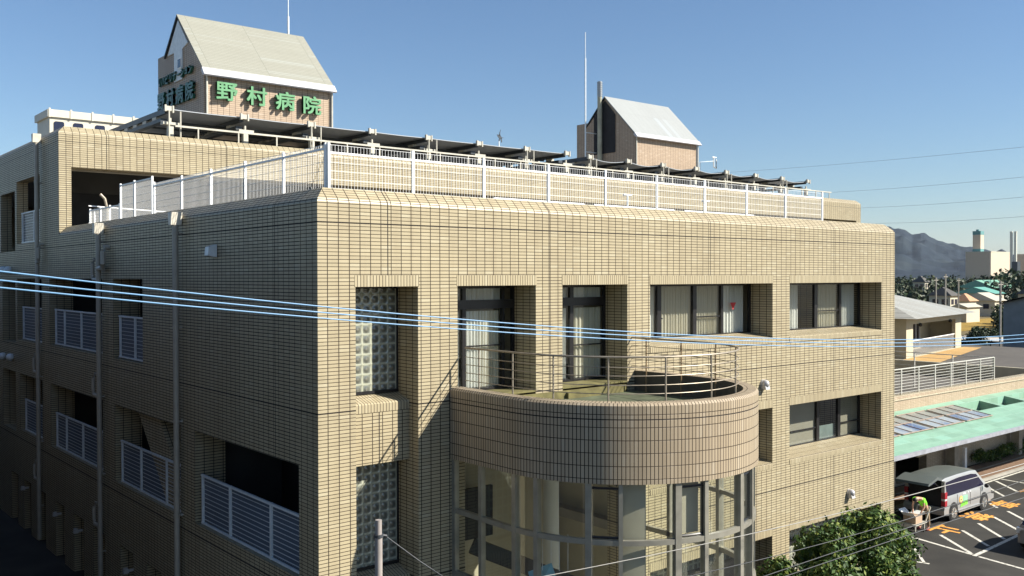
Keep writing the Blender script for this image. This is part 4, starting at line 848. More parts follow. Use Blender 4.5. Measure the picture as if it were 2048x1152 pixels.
# ---------------------------------------------------------------- shrubs
def foliage(name, label, cat, clumps, leaf, per, mat, trunk=None, seed=1, group=None, loc=(0, 0, 0)):
    rnd = random.Random(seed); V = []; F = []
    for (cx_, cy_, cz_, r) in clumps:
        for _ in range(per):
            d = Vector((rnd.gauss(0, 1), rnd.gauss(0, 1), rnd.gauss(0, 1)*0.9+0.15)).normalized()
            p = Vector((cx_, cy_, cz_))+d*r*(rnd.random()**0.35)*rnd.uniform(0.75, 1.12)
            nn = (d*0.8+Vector((rnd.uniform(-1, 1), rnd.uniform(-1, 1), rnd.uniform(-0.4, 1)))).normalized()
            a = nn.cross(Vector((rnd.uniform(-1, 1), rnd.uniform(-1, 1), rnd.uniform(-1, 1)))).normalized(); b = nn.cross(a)
            s_ = leaf*rnd.uniform(0.6, 1.3); k = len(V)
            V += [p-a*s_, p-b*s_*0.45, p+a*s_, p+b*s_*0.45]; F.append((k, k+1, k+2, k+3))
    t = thing(name, label, cat, loc, group) if group or label else None
    me = bpy.data.meshes.new('crown'); L = Vector(loc); me.from_pydata([tuple(v-L) for v in V], [], F); me.materials.append(mat)
    o = bpy.data.objects.new('crown', me); COL.objects.link(o); o.parent = t
    if trunk:
        m = MB()
        for a, b, r1, r2 in trunk: m.tube([a, tuple((Vector(a)+Vector(b))/2+Vector((0.03, 0.02, 0))), b], r1, 7, r2=r2)
        m.build('trunk', M_BARK, t)
    return t
rnd = random.Random(5)
def ell_clumps(c, rad, n, r0, r1, rnd):
    out = []
    for _ in range(n):
        d = Vector((rnd.gauss(0, 1), rnd.gauss(0, 1), rnd.gauss(0, 1))).normalized(); k = rnd.uniform(0.55, 1.0)
        out.append((c[0]+d.x*rad[0]*k, c[1]+d.y*rad[1]*k, c[2]+d.z*rad[2]*k, rnd.uniform(r0, r1)))
    return out
cl = ell_clumps((15.05, -2.5, 1.70), (2.45, 1.4, 1.55), 105, 0.32, 0.55, rnd)+ell_clumps((16.1, -2.5, 1.9), (1.5, 1.2, 1.25), 40, 0.3, 0.5, rnd)
foliage('shrub_tree', 'large dark green glossy shrub tree beside the sunlit front wall', 'tree', cl, 0.075, 230, M_LEAF, [((15.6, -2.5, 0), (15.6, -2.5, 1.6), 0.13, 0.08), ((16.0, -2.5, 0.5), (17.3, -2.3, 1.9), 0.07, 0.03), ((15.5, -2.5, 0.6), (14.2, -2.7, 2.0), 0.07, 0.03)], 3, None, (15.6, -2.5, 0))
cl = ell_clumps((12.75, -1.6, 1.2), (0.95, 0.8, 1.0), 26, 0.25, 0.45, rnd)
foliage('shrub', 'smaller rounded shrub beside the curved glazing', 'shrub', cl, 0.075, 170, M_LEAF, [((12.75, -1.6, 0), (12.75, -1.6, 1.1), 0.07, 0.04)], 4, None, (12.75, -1.6, 0))
for i, (x0, x1) in enumerate(((41.3, 43.4), (43.9, 46.5), (46.9, 50.5))):
    cl = [(x0+(x1-x0)*rnd.random(), 5.62+rnd.uniform(-0.2, 0.2), 0.35+rnd.uniform(-0.15, 0.3), rnd.uniform(0.18, 0.32)) for _ in range(int((x1-x0)*8))]
    foliage('low_shrub', 'low leafy shrub along the pavement, %s from the van' % ('first', 'second', 'third')[i], 'shrub', cl, 0.07, 90, M_LEAF, None, 8+i, 'low shrubs along the pavement', ((x0+x1)/2, 5.6, 0))
# white pole at bottom left
PX, PY = -2.0, -5.49
pl = thing('utility_pole', 'slim pale pole with a tied wire in front of the corner', 'pole', (PX, PY, 0))
m = MB(); m.tube([(PX, PY, 0), (PX, PY, 6.35), (PX, PY, 6.42)], 0.052, 12); m.tube([(PX, PY, 6.42), (PX, PY, 6.62), (PX, PY, 6.64)], 0.045, 12); m.build('pole_shaft', plain('shade_greyed_pole', (0.27, 0.24, 0.22), 0.7, 0, 0.1, 6, stain=0.3), pl)  # white pole greyed, its shade put into the colour
m = MB(); m.tube([(PX, PY, 6.40), (PX, PY, 6.44)], 0.066, 12); m.tube([(PX+0.05, PY, 6.42), (PX+0.12, PY-0.02, 6.40)], 0.02, 6); m.build('clamp', M_WIRED, pl)
m = MB(); m.tube([(PX+0.1, PY-0.02, 6.40), (PX+0.6, PY-0.1, 5.98), (PX+1.6, PY-0.3, 5.2), (PX+3.0, PY-0.6, 4.3)], 0.010, 6); tag(m.build('stay_wire', M_WIRED), 'thin dark wire running down from the pale pole', 'wire')
# cables across the view -----------------------------------------
def cable(A, B, L, c, s0, s1, r, name, label, mat, group):
    A = Vector((*A, 0)); B = Vector((*B, 0)); d = (B-A).normalized(); pts = []
    for k in range(61):
        s_ = s0+(s1-s0)*k/60; p_ = A+d*s_; pts.append((p_.x, p_.y, c[0]*s_*s_+c[1]*s_+c[2]))
    m = MB(); m.tube(pts, r, 6); tag(m.build(name, mat), label, 'cable', group)
A1, B1 = (-7.32, -8.82), (9.14, -9.49)
g_ = 'pale blue cables in front of the building'
cable(A1, B1, 16.47, (0.00388, -0.131530, 10.05005), -12, 30, 0.0062, 'power_cable', 'pale blue cable, topmost of the three crossing the building', M_BLUEW, g_)
cable(A1, B1, 16.47, (0.00353, -0.125850, 9.98330), -12, 30, 0.0062, 'power_cable', 'pale blue cable, the middle of the three crossing the building', M_BLUEW, g_)
cable(A1, B1, 16.47, (0.00344, -0.124780, 9.92871), -12, 30, 0.0062, 'power_cable', 'pale blue cable, lowest of the three crossing the building', M_BLUEW, g_)
A2, B2 = (-6.88, -6.58), (5.97, -10.75)
g2 = 'cables across the parking corner'
cable(A2, B2, 13.5, (0.00548, -0.00965, 6.31973), 3, 18, 0.0055, 'telephone_cable', 'thin pale cable rising past the rear of the van', M_WIRE, g2)
cable(A2, B2, 13.5, (0.00967, -0.07849, 6.23369), 3, 18, 0.0052, 'telephone_cable', 'dark cable crossing above the shrub tree crown', M_WIRED, g2)
cable(A2, B2, 13.5, (-0.00222, 0.2055, 4.42), 3, 18, 0.0060, 'telephone_cable', 'dark cable crossing the middle of the shrub tree, upper of two', M_WIRED, g2)
cable(A2, B2, 13.5, (-0.00222, 0.2015, 4.36), 3, 18, 0.0060, 'telephone_cable', 'dark cable crossing the middle of the shrub tree, lower of two', M_WIRED, g2)
for i, (a, b) in enumerate((((1380, 349), (2048, 294)), ((1560, 389), (2048, 354)), ((1650, 417), (2048, 394)), ((1690, 446), (2048, 433)))):
    p0 = Vector(at(a[0], a[1], 900)); p1 = Vector(at(b[0], b[1], 600)); d = p1-p0
    m = MB(); m.tube([tuple(p0+d*(k/16*1.5)+Vector((0, 0, 6*((k/16*1.5-0.5)**2-0.25)))) for k in range(17)], 0.085, 5); tag(m.build('transmission_wire', M_WIRED2), 'faint distant transmission wire in the sky, %s from the top' % ('first', 'second', 'third', 'fourth')[i], 'wire', 'distant transmission wires')

# ================================================================== VEHICLES
def loft(mb, secs, cl0=False, cl1=False, mif=None):
    for i in range(len(secs)-1):
        A, B = secs[i], secs[i+1]
        for k in range(len(A)-1):
            mb.face([A[k], A[k+1], B[k+1], B[k]], mi=(mif(i, k) if mif else 0), smooth=True)
    if cl0: mb.face(secs[0])
    if cl1: mb.face(secs[-1][::-1])
def wheel(x, y, r, w, parent, side):
    yo = y+side*0.0; m = MB(); m.tube([(x, y, r), (x, y+side*(-w), r)], r, 20); t = m.build('wheel', M_BLACK, parent)
    m = MB(); m.tube([(x, y+side*0.012, r), (x, y-side*0.05, r)], r*0.66, 18); rr = m.build('rim', M_RIM, t)
    m = MB()
    for k in range(6):
        a = k*math.pi/3+0.3; m.bar((x+0.05*math.cos(a), y+side*0.02, r+0.05*math.sin(a)), (x+r*0.6*math.cos(a), y+side*0.02, r+r*0.6*math.sin(a)), 0.012, 0.03)
    m.build('spokes', M_FRAMEL, t)
def van():
    x0, yc, HW = 28.75, 2.12, 0.845
    v = thing('parked_van', 'silver van with open tailgate and green emblem on its side', 'van', (x0+2.2, yc, 0))
    # stations: x, half width low, belt half width, roof half width, z sill, z belt, z roof
    st_ = [(0.0, .82, .83, .70, .30, 1.02, 1.74), (0.25, .845, .845, .72, .28, 1.02, 1.80), (1.2, .845, .845, .73, .26, 1.01, 1.83), (2.4, .845, .845, .72, .26, .99, 1.82), (3.0, .845, .845, .69, .26, .97, 1.76), (3.45, .84, .84, .72, .27, .96, 1.42), (3.85, .83, .83, .80, .28, .94, 1.05), (4.25, .80, .80, .74, .28, .86, .93), (4.5, .70, .70, .62, .30, .70, .80), (4.56, .64, .64, .58, .34, .58, .62)]
    secs = []
    for (x, a, b, c, zs, zb, zr) in st_:
        half = [(a, zs), (a*1.005, (zs+zb)/2), (b, zb-0.02), (b-0.01, zb), (c+0.04, zr-0.10), (c, zr-0.02), (c*0.6, zr+0.02)]
        L = [(x0+x, yc-p[0], p[1]) for p in half]; Rr = [(x0+x, yc+p[0], p[1]) for p in half[::-1]]; secs.append(L+Rr)
    m = MB(); loft(m, secs, False, True, lambda i, k: 1 if (k in (5, 6, 7) and i < 4) else 0)
    body = m.build('body', [M_CARS, M_CARR], v)
    # side windows, windshield
    for sgn in (-1, 1):
        m = MB()
        pts = [(0.18, 1.07), (0.18, 1.62), (1.2, 1.70), (2.4, 1.69), (2.95, 1.62), (3.55, 1.08), (2.4, 1.06)]
        def yy(x, z):
            c = np.interp(x, [s[0] for s in st_], [s[3]+0.04 for s in st_]); zr = np.interp(x, [s[0] for s in st_], [s[6]-0.1 for s in st_]); zb = np.interp(x, [s[0] for s in st_], [s[5] for s in st_])
            return HW-0.01+(c-HW+0.01)*(z-zb)/max(zr-zb, .01)
        P = [(x0+x, yc+sgn*(yy(x, z)+0.012), z) for x, z in pts]
        n = 12
        bx = np.linspace(0.18, 3.5, n+1)
        for k in range(n):
            xa, xb = bx[k], bx[k+1]
            ta = np.interp(xa, [0.18, 1.2, 2.4, 2.95, 3.55], [1.62, 1.69, 1.68, 1.60, 1.09]); tb = np.interp(xb, [0.18, 1.2, 2.4, 2.95, 3.55], [1.62, 1.69, 1.68, 1.60, 1.09])
            m.face([(x0+xa, yc+sgn*(yy(xa, 1.07)+.012), 1.07), (x0+xb, yc+sgn*(yy(xb, 1.07)+.012), 1.07), (x0+xb, yc+sgn*(yy(xb, tb)+.012), tb), (x0+xa, yc+sgn*(yy(xa, ta)+.012), ta)])
        m.build('side_window', M_CARG, body)
    m = MB(); m.face([(x0+3.06, yc-0.62, 1.68), (x0+3.06, yc+0.62, 1.68), (x0+3.84, yc+0.72, 1.08), (x0+3.84, yc-0.72, 1.08)]); m.build('windscreen', M_CARG, body)
    # dark load space
    m = MB(); m.box(x0+0.04, x0+2.4, yc-0.74, yc+0.74, 0.42, 1.66); m.build('load_space', M_DARK, v)
    m = MB(); m.box(x0-0.02, x0+0.06, yc-0.83, yc-0.70, 0.5, 1.70); m.box(x0-0.02, x0+0.06, yc+0.70, yc+0.83, 0.5, 1.70); m.build('rear_pillar', M_CARS, v)
    m = MB(); m.prism([(x0-0.10, 0.32), (x0+0.30, 0.30), (x0+0.30, 0.60), (x0-0.06, 0.62), (x0-0.12, 0.5)], 'y', yc-0.86, yc+0.86); m.build('rear_bumper', M_CARS, v)
    m = MB(); m.prism([(x0+4.2, 0.3), (x0+4.58, 0.34), (x0+4.6, 0.52), (x0+4.3, 0.56)], 'y', yc-0.78, yc+0.78); m.build('front_bumper', M_CARS, v)
    for s in (-1, 1):
        m = MB(); m.box(x0-0.035, x0+0.16, yc+s*0.855, yc+s*0.70, 0.98, 1.24); m.box(x0-0.035, x0+0.16, yc+s*0.855, yc+s*0.70, 0.68, 0.90); l_ = m.build('tail_lamp', M_RED, v)
        m = MB(); m.box(x0-0.03, x0+0.15, yc+s*0.85, yc+s*0.71, 0.90, 0.98); m.build('reverse_lens', M_LENS, l_)
        m = MB(); m.box(x0+4.35, x0+4.56, yc+s*0.68, yc+s*0.45, 0.62, 0.76); m.build('headlight', M_LENS, v)
        m = MB(); m.ball((x0+3.45, yc+s*0.97, 1.06), (0.07, 0.10, 0.09), 6); m.build('mirror', M_FRAME, v)
    # tailgate lifted
    m = MB(); P = [(x0+0.02, 1.80), (x0-0.35, 1.90), (x0-1.05, 1.72), (x0-1.12, 1.64), (x0-1.04, 1.62), (x0-0.35, 1.78), (x0, 1.70)]
    m.prism(P, 'y', yc-0.70, yc+0.70); tg = m.build('tailgate', M_CARR, v)
    m = MB(); m.box(x0-0.95, x0-0.3, yc-0.6, yc+0.6, 1.60, 1.66); m.build('tailgate_window', M_CARG, tg)
    m = MB(); m.bar((x0+0.05, yc-0.66, 1.3), (x0-0.55, yc-0.66, 1.72), 0.03); m.bar((x0+0.05, yc+0.66, 1.3), (x0-0.55, yc+0.66, 1.72), 0.03); m.build('gas_strut', M_FRAME, tg)
    for x in (0.71, 3.48):
        for s in (-1, 1):
            m = MB(); m.tube([(x0+x, yc+s*0.80, 0.36), (x0+x, yc+s*0.853, 0.36)], 0.40, 22); m.build('wheel_arch', M_BLACK, v); wheel(x0+x, yc+s*0.87, 0.325, 0.2, v, s)
    # near side trim: door gaps, sill, emblem
    y = yc-0.853
    m = MB()
    for x in (1.05, 2.2, 3.15): m.box(x0+x, x0+x+0.012, y-0.003, y+0.01, 0.45, 1.02)
    m.box(x0+1.1, x0+3.1, y-0.012, y+0.005, 0.60, 0.625); m.build('door_gap', M_FRAME, v)
    m = MB(); m.box(x0+1.12, x0+3.05, y-0.03, y+0.02, 0.27, 0.36); m.build('side_sill', M_CARS, v)
    em = MB(); em.tube([(x0+1.35, y-0.008, 0.77), (x0+1.35, y+0.0, 0.77)], 0.155, 20); eo = em.build('emblem_ring', plain('orange_emblem', (0.75, 0.42, 0.10), 0.5), v)
    em = MB(); em.tube([(x0+1.35, y-0.012, 0.77), (x0+1.35, y-0.002, 0.77)], 0.095, 16); em.build('emblem_centre', plain('cream_emblem', (0.75, 0.62, 0.3), 0.5), eo)
    em = MB(); em.tube([(x0+1.35, y-0.016, 0.77), (x0+1.35, y-0.002, 0.77)], 0.045, 12); em.build('emblem_dot', M_BARK, eo)
    em = MB(); em.box(x0+1.46, x0+1.95, y-0.006, y+0.004, 0.66, 0.90); em.build('side_emblem', plain('pale_green_emblem', (0.25, 0.50, 0.33), 0.5), v)
    em = MB(); em.prism([(x0+1.30, 0.46), (x0+1.95, 0.50), (x0+1.95, 0.655), (x0+1.40, 0.62)], 'y', y-0.006, y+0.004); em.build('side_emblem', plain('bright_green_emblem', (0.18, 0.62, 0.05), 0.5), v)
    em = MB()
    for a, b, z in ((1.55, 1.75, 0.955), (1.98, 2.06, 0.965), (2.15, 2.24, 0.975)): em.box(x0+a, x0+b, y-0.006, y+0.004, z, z+0.045)
    em.build('side_lettering', M_WHITE, v)
    return v
van()
def sedan():
    # grey car in the lot, cut by the right edge of the photograph
    x0, yc = 26.9, -2.95
    v = thing('parked_car', 'grey car at the right edge, only its front corner in view', 'car', (x0+2, yc, 0))
    st_ = [(0.0, .60, .62, .58, .34, .72, .80), (0.12, .74, .76, .64, .30, .82, .98), (0.5, .80, .80, .56, .26, .88, 1.36), (1.4, .82, .82, .56, .25, .88, 1.50), (2.3, .82, .82, .56, .25, .86, 1.46), (3.0, .81, .81, .62, .26, .84, 1.02), (3.7, .76, .76, .60, .28, .76, .84), (3.95, .6, .6, .5, .34, .6, .66)]
    secs = []
    for (x, a, b, c, zs, zb, zr) in st_:
        half = [(a, zs), (a*1.01, (zs+zb)/2), (b, zb), (c+0.05, zr-0.08), (c, zr-0.01), (c*0.5, zr+0.02)]
        secs.append([(x0+x, yc-p[0], p[1]) for p in half]+[(x0+x, yc+p[0], p[1]) for p in half[::-1]])
    m = MB(); loft(m, secs, True, True, lambda i, k: 1 if (k in (2, 8) and 1 < i < 5) or (i == 1 and 3 < k < 7) or (i == 4 and 3 < k < 7) else 0); m.build('body', [M_CARD, M_CARG], v)
    for x in (0.75, 3.2):
        for s in (-1, 1): wheel(x0+x, yc+s*0.80, 0.30, 0.18, v, s)
    for s in (-1, 1): m = MB(); m.box(x0+0.02, x0+0.2, yc+s*0.76, yc+s*0.5, 0.68, 0.88); m.build('headlight', M_LENS, v)
sedan()
# ================================================================== PERSON
def skin(name, verts, edges, radii, mat, parent, root=0, sub=2):
    me = bpy.data.meshes.new(name); off = Vector((0, 0, 0)); p = parent
    while p is not None: off += Vector(p.location); p = p.parent
    me.from_pydata([tuple(Vector(v)-off) for v in verts], edges, []); o = bpy.data.objects.new(name, me); COL.objects.link(o); o.parent = parent
    md = o.modifiers.new('skin', 'SKIN'); me.skin_vertices[0]
    for i, r in enumerate(radii):
        sv = me.skin_vertices[0].data[i]; sv.radius = (r, r) if isinstance(r, (int, float)) else r; sv.use_root = (i == root)
    s = o.modifiers.new('sub', 'SUBSURF'); s.levels = sub; s.render_levels = sub; md.use_smooth_shade = True
    me.materials.append(mat); return o
def person():
    # standing behind the van, bent forward to the left (-x), feet on the asphalt
    X, Y = 27.15, 1.4
    def q(dx, dy, z): return (X+dx, Y+dy, z)
    p = thing('person', 'person in bright lime green shirt bending over behind the van', 'person', (X, Y, 0))
    V = [q(0.10, 0, 0.92), q(0.02, 0, 1.08), q(-0.16, 0, 1.24), q(-0.34, 0, 1.30), q(-0.44, 0, 1.31), q(-0.55, 0, 1.31), q(-0.64, 0, 1.25),
         q(0.10, 0.10, 0.86), q(0.05, 0.13, 0.50), q(0.10, 0.14, 0.09), q(-0.04, 0.15, 0.04),
         q(0.10, -0.10, 0.86), q(0.12, -0.15, 0.50), q(0.16, -0.16, 0.09), q(0.03, -0.17, 0.04),
         q(-0.33, 0.19, 1.24), q(-0.36, 0.22, 1.00), q(-0.48, 0.16, 0.80), q(-0.52, 0.14, 0.73),
         q(-0.33, -0.19, 1.24), q(-0.34, -0.23, 0.99), q(-0.47, -0.17, 0.80), q(-0.51, -0.15, 0.73)]
    E_ = [(0, 1), (1, 2), (2, 3), (3, 4), (4, 5), (5, 6), (0, 7), (7, 8), (8, 9), (9, 10), (0, 11), (11, 12), (12, 13), (13, 14), (3, 15), (15, 16), (16, 17), (17, 18), (3, 19), (19, 20), (20, 21), (21, 22)]
    Rd = [(.13, .10), (.12, .10), (.14, .10), (.13, .09), .055, .085, .085, .085, .055, .035, .03, .085, .055, .035, .03, .05, .04, .03, .022, .05, .04, .03, .022]
    body = skin('body', V, E_, Rd, M_SKIN, p)
    for s, base in ((1, V[18]), (-1, V[22])):
        for k in range(5):
            b = Vector(base); off = (k-2)*0.017; l = (0.05, 0.07, 0.075, 0.07, 0.055)[k]
            if k == 0: pts = [b+Vector((0.0, -s*0.03, 0)), b+Vector((-0.015, -s*0.055, -0.02)), b+Vector((-0.035, -s*0.06, -0.035))]
            else: pts = [b+Vector((0, off, -0.01)), b+Vector((-0.01, off, -0.01-l*0.5)), b+Vector((-0.03, off, -0.01-l))]
            m = MB(); m.tube([tuple(x) for x in pts], 0.0085, 6, r2=0.006); m.build('finger', M_SKIN, body)
    h = Vector(V[6])
    m = MB(); m.ball(h+Vector((0.03, 0, 0.03)), (0.105, 0.095, 0.10), 8); m.build('hair', M_HAIR, body)
    m = MB(); m.bar(h+Vector((-0.075, 0, -0.02)), h+Vector((-0.10, 0, -0.04)), 0.025); m.build('nose', M_SKIN, body)
    for s in (-1, 1):
        m = MB(); m.ball(h+Vector((-0.07, s*0.03, 0.0)), 0.012, 5); m.build('eye', M_HAIR, body); m = MB(); m.ball(h+Vector((0.0, s*0.095, -0.01)), (0.02, 0.012, 0.03), 5); m.build('ear', M_SKIN, body)
    sh = [V[0], V[1], V[2], V[3], V[15], tuple((Vector(V[15])+Vector(V[16]))*0.5), V[19], tuple((Vector(V[19])+Vector(V[20]))*0.5)]
    skin('shirt', sh, [(0, 1), (1, 2), (2, 3), (3, 4), (4, 5), (3, 6), (6, 7)], [(.165, .13), (.165, .13), (.175, .13), (.16, .11), .075, .065, .075, .065], M_LIME, p)
    for a, b, c in ((7, 8, 9), (11, 12, 13)):
        f = Vector(V[c])+Vector((0, 0, 0.05)); skin('trouser_leg', [V[0], V[a], V[b], tuple(f)], [(0, 1), (1, 2), (2, 3)], [(.12, .10), .105, .078, .062], M_KHAKI, p)
    for c in (10, 14):
        m = MB(); m.ball(Vector(V[c])+Vector((0.02, 0, 0.005)), (0.13, 0.05, 0.05), 7); m.build('shoe', M_SHOE, p)
person()
bxx = thing('open_carton', 'white carton with raised flaps standing on a small cart', 'box', (26.45, 1.45, 0))
m = MB(); m.box(26.2, 26.7, 1.2, 1.7, 0.42, 0.70); m.build('carton_body', plain('tan_carton', (0.42, 0.30, 0.2), 0.8), bxx)
m = MB()
for pts in ([(26.2, 1.2, 0.701), (26.7, 1.2, 0.701), (26.7, 1.0, 0.90), (26.2, 1.0, 0.90)], [(26.2, 1.7, 0.701), (26.7, 1.7, 0.701), (26.7, 1.9, 0.88), (26.2, 1.9, 0.88)], [(26.2, 1.2, 0.701), (26.2, 1.7, 0.701), (25.98, 1.7, 0.86), (25.98, 1.2, 0.86)], [(26.7, 1.2, 0.701), (26.7, 1.7, 0.701), (26.92, 1.7, 0.8), (26.92, 1.2, 0.8)]):
    m.face(pts); m.face([(a, b, c-0.008) for a, b, c in pts])
m.build('flap', M_WHITE, bxx)
ct = thing('hand_cart', 'low cream cart with small wheels under the open carton', 'cart', (26.5, 1.45, 0))
m = MB(); m.box(26.1, 27.0, 1.15, 1.75, 0.36, 0.415); m.bar((26.95, 1.2, 0.38), (27.35, 1.2, 0.9), 0.04); m.bar((26.95, 1.7, 0.38), (27.35, 1.7, 0.9), 0.04); m.bar((27.35, 1.2, 0.9), (27.35, 1.7, 0.9), 0.04)
for x in (26.2, 26.9):
    for y in (1.22, 1.68): m.bar((x, y, 0.12), (x, y, 0.36), 0.04)
m.build('cart_frame', M_CREAMP, ct)
for x in (26.2, 26.9):
    for y in (1.22, 1.68): m = MB(); m.tube([(x, y-0.02, 0.07), (x, y+0.02, 0.07)], 0.065, 12); m.build('wheel', M_BLACK, ct)

# ================================================================== NEIGHBOURS AND BACKGROUND
nb = thing('alley_shade_block', 'unseen dark brown building added across the alley to shade it', 'building', (-11, 26, 0))  # added out of view, sized to darken the alley and side wall
m = MB(); slab(m, 'x', -5.2, -5.5, 3, 60, 0, 11.0, [(5+i*5, 7.2+i*5, z, z+1.4) for i in range(10) for z in (1.2, 4.2, 7.0)]); slab(m, 'y', 3, 3.3, -18, -5.5, 0, 11.0, [(-16, -13.5, 4.2, 5.6), (-11, -9, 4.2, 5.6)]); m.box(-18, -17.7, 3.3, 60, 0, 11.0); m.box(-17.7, -5.5, 59.7, 60, 0, 11.0)
m.build('shade_block_wall', plain('dark_brown_cladding', (0.035, 0.030, 0.025), 0.8, 0, 0.2, 2), nb)
m = MB(); m.box(-17.7, -5.5, 3.3, 59.7, 10.3, 10.6); m.build('shade_block_roof', M_DECK, nb)
for i in range(10):
    for z in (1.2, 4.2, 7.0): m = MB(); m.box(-5.4, -5.37, 5+i*5, 7.2+i*5, z, z+1.4); m.build('window', M_CARG, nb)
# pavilion on the terrace (grey hipped roof)
pvn = thing('terrace_house', 'cream house with pale grey hipped roof behind the roof terrace', 'house', (62.5, 20.2, 3.42))
hx0, hx1, hy0, hy1 = 62.9, 78.8, 20.6, 36.0
bz = 3.42; ez = 6.75
m = MB(); slab(m, 'y', hy0, hy0+0.3, hx0, hx1, bz, ez, [(64.6, 76.9, bz+0.05, 6.1)]); slab(m, 'x', hx0, hx0+0.3, hy0+0.3, hy1, bz, ez, []); slab(m, 'x', hx1, hx1-0.3, hy0+0.3, hy1, bz, ez, []); slab(m, 'y', hy0+2.6, hy0+2.8, hx0+0.3, hx1-0.3, bz, ez, [(64.9, 65.9, 4.2, 5.7), (67.2, 70.2, 3.6, 5.7), (73.0, 75.2, 3.6, 5.7)]); m.build('wall', M_CREAM, pvn)
m = MB(); ov = 1.1
e = [(hx0-ov, hy0-ov, ez-0.1), (hx1+ov, hy0-ov, ez-0.1), (hx1+ov, hy1+ov, ez-0.1), (hx0-ov, hy1+ov, ez-0.1)]; r1 = ((hx0+hx1)/2-1, (hy0+hy1)/2-1, ez+2.6); r2 = ((hx0+hx1)/2+1, (hy0+hy1)/2+1, ez+2.6)
for f_ in ([e[0], e[1], r2, r1], [e[3], e[0], r1], [e[1], e[2], r2], [e[2], e[3], r1, r2], [e[3], e[2], e[1], e[0]]): m.face(f_)
m.build('roof', tile('pale_grey_roof_sheet', 0.9, 9.0, 0.16, 0.01, (0.34, 0.335, 0.29), (0.20, 0.20, 0.18), var=0.05), pvn)
for a, b, z0, z1 in ((64.9, 65.9, 4.2, 5.7), (67.2, 70.2, 3.6, 5.7), (73.0, 75.2, 3.6, 5.7)):
    m = MB(); m.box(a, b, hy0+2.65, hy0+2.7, z0, z1); w_ = m.build('window', M_CARG, pvn); m = MB()
    for x in (a, (a+b)/2, b): m.box(x-0.05, x+0.05, hy0+2.58, hy0+2.64, z0, z1)
    m.build('frame', M_WHITE, w_)
m = MB()
for k in range(45): x = 64.7+k*0.27; m.bar((x, hy0+0.1, bz+0.1), (x, hy0+0.1, 4.75), 0.035)
m.bar((64.6, hy0+0.1, 4.75), (76.9, hy0+0.1, 4.75), 0.07); m.build('veranda_railing', M_WHITE, pvn); pvn.rotation_euler[2] = R_(10.4)
for x in (hx0+0.9, hx0+9.6): m = MB(); m.ball((x+2.4, hy0-0.1, 6.0), 0.16, 5); m.build('veranda_lamp', M_BLACK, pvn)
m = MB(); m.face([(60.6, 20.2, 3.44), (61.6, 17.4, 3.44), (79.2, 22.0, 3.44), (78.9, 23.5, 3.44)]); struct(m.build('veranda_paving', plain('tan_paving', (0.42, 0.26, 0.09), 0.8, 0, 0.15, 1)))
# generic simple house
def house(name, label, px0, px1, pyt, dist, depth, zb, roofh, wallm, roofm, axis='x', wins=2, group='houses beyond the hospital'):
    a = at(px0, pyt, dist); b = at(px1, pyt, dist); za = (a[2]+b[2])/2
    x0_ = a[0]; wdt = math.hypot(b[0]-a[0], b[1]-a[1])
    # footprint aligned with the axes, front face towards -y
    k = abs(ray((px0+px1)/2, 560)[1])/math.hypot(*ray((px0+px1)/2, 560)[:2]); kx = abs(ray((px0+px1)/2, 560)[0])/math.hypot(*ray((px0+px1)/2, 560)[:2])
    Wx = (wdt-depth*kx)/k if wdt > depth*kx else wdt
    Wx = max(Wx, 4.0); x0 = a[0]; y1 = a[1]; y0 = y1-depth
    t = thing(name, label, 'house', (x0, y0, 0), group); ze = za-roofh
    m = MB(); m.box(x0, x0+Wx, y0, y1, zb, ze); m.build('wall', wallm, t)
    m = MB(); o = 0.5
    E0 = [(x0-o, y0-o, ze), (x0+Wx+o, y0-o, ze), (x0+Wx+o, y1+o, ze), (x0-o, y1+o, ze)]
    if axis == 'x': ra_, rb_ = (x0-o+Wx*0.0, (y0+y1)/2, za), (x0+Wx+o, (y0+y1)/2, za); fs_ = ([E0[0], E0[1], rb_, ra_], [E0[2], E0[3], ra_, rb_], [E0[3], E0[0], ra_], [E0[1], E0[2], rb_])
    elif axis == 'y': ra_, rb_ = (x0+Wx/2, y0-o, za), (x0+Wx/2, y1+o, za); fs_ = ([E0[1], E0[2], rb_, ra_], [E0[3], E0[0], ra_, rb_], [E0[0], E0[1], ra_], [E0[2], E0[3], rb_])
    else: ra_, rb_ = (x0+Wx*0.35, (y0+y1)/2, za), (x0+Wx*0.65, (y0+y1)/2, za); fs_ = ([E0[0], E0[1], rb_, ra_], [E0[2], E0[3], ra_, rb_], [E0[3], E0[0], ra_], [E0[1], E0[2], rb_])
    for f_ in fs_: m.face(f_)
    m.face(E0); m.build('roof', roofm, t)
    for i in range(wins):
        wx = x0+Wx*(i+0.6)/(wins+0.3); h = min(1.2, (ze-zb)*0.3)
        m = MB(); m.box(wx-0.6, wx+0.6, y0-0.05, y0+0.02, ze-0.8-h, ze-0.8); m.build('window', M_CARG, t)
        wy = y0+depth*(i+0.6)/(wins+0.3); m = MB(); m.box(x0-0.05, x0+0.02, wy-0.7, wy+0.7, ze-0.8-h, ze-0.8); m.build('window', M_CARG, t)
    return t
M_DKROOF = plain('dark_tile_roof', (0.06, 0.055, 0.045), 0.6, 0, 0.2, 2); M_GRNR = plain('pale_green_metal_roof', (0.19, 0.38, 0.27), 0.5, 0, 0.05, 1); M_TEALR = plain('teal_metal_roof', (0.13, 0.34, 0.27), 0.5, 0, 0.05, 1)
M_ORNR = plain('orange_tile_roof', (0.42, 0.22, 0.11), 0.7, 0, 0.12, 2); M_WHR = plain('off_white_roof', (0.42, 0.39, 0.31), 0.6, 0, 0.05, 1); M_WHW = plain('white_render', (0.48, 0.44, 0.34), 0.8, 0, 0.05, 1)
house('dark_roof_house', 'two storey cream house with dark tiled roof behind the grey roof', 1858, 1915, 574, 240, 5, 0, 2.0, M_WHW, M_DKROOF, 'h', 2)
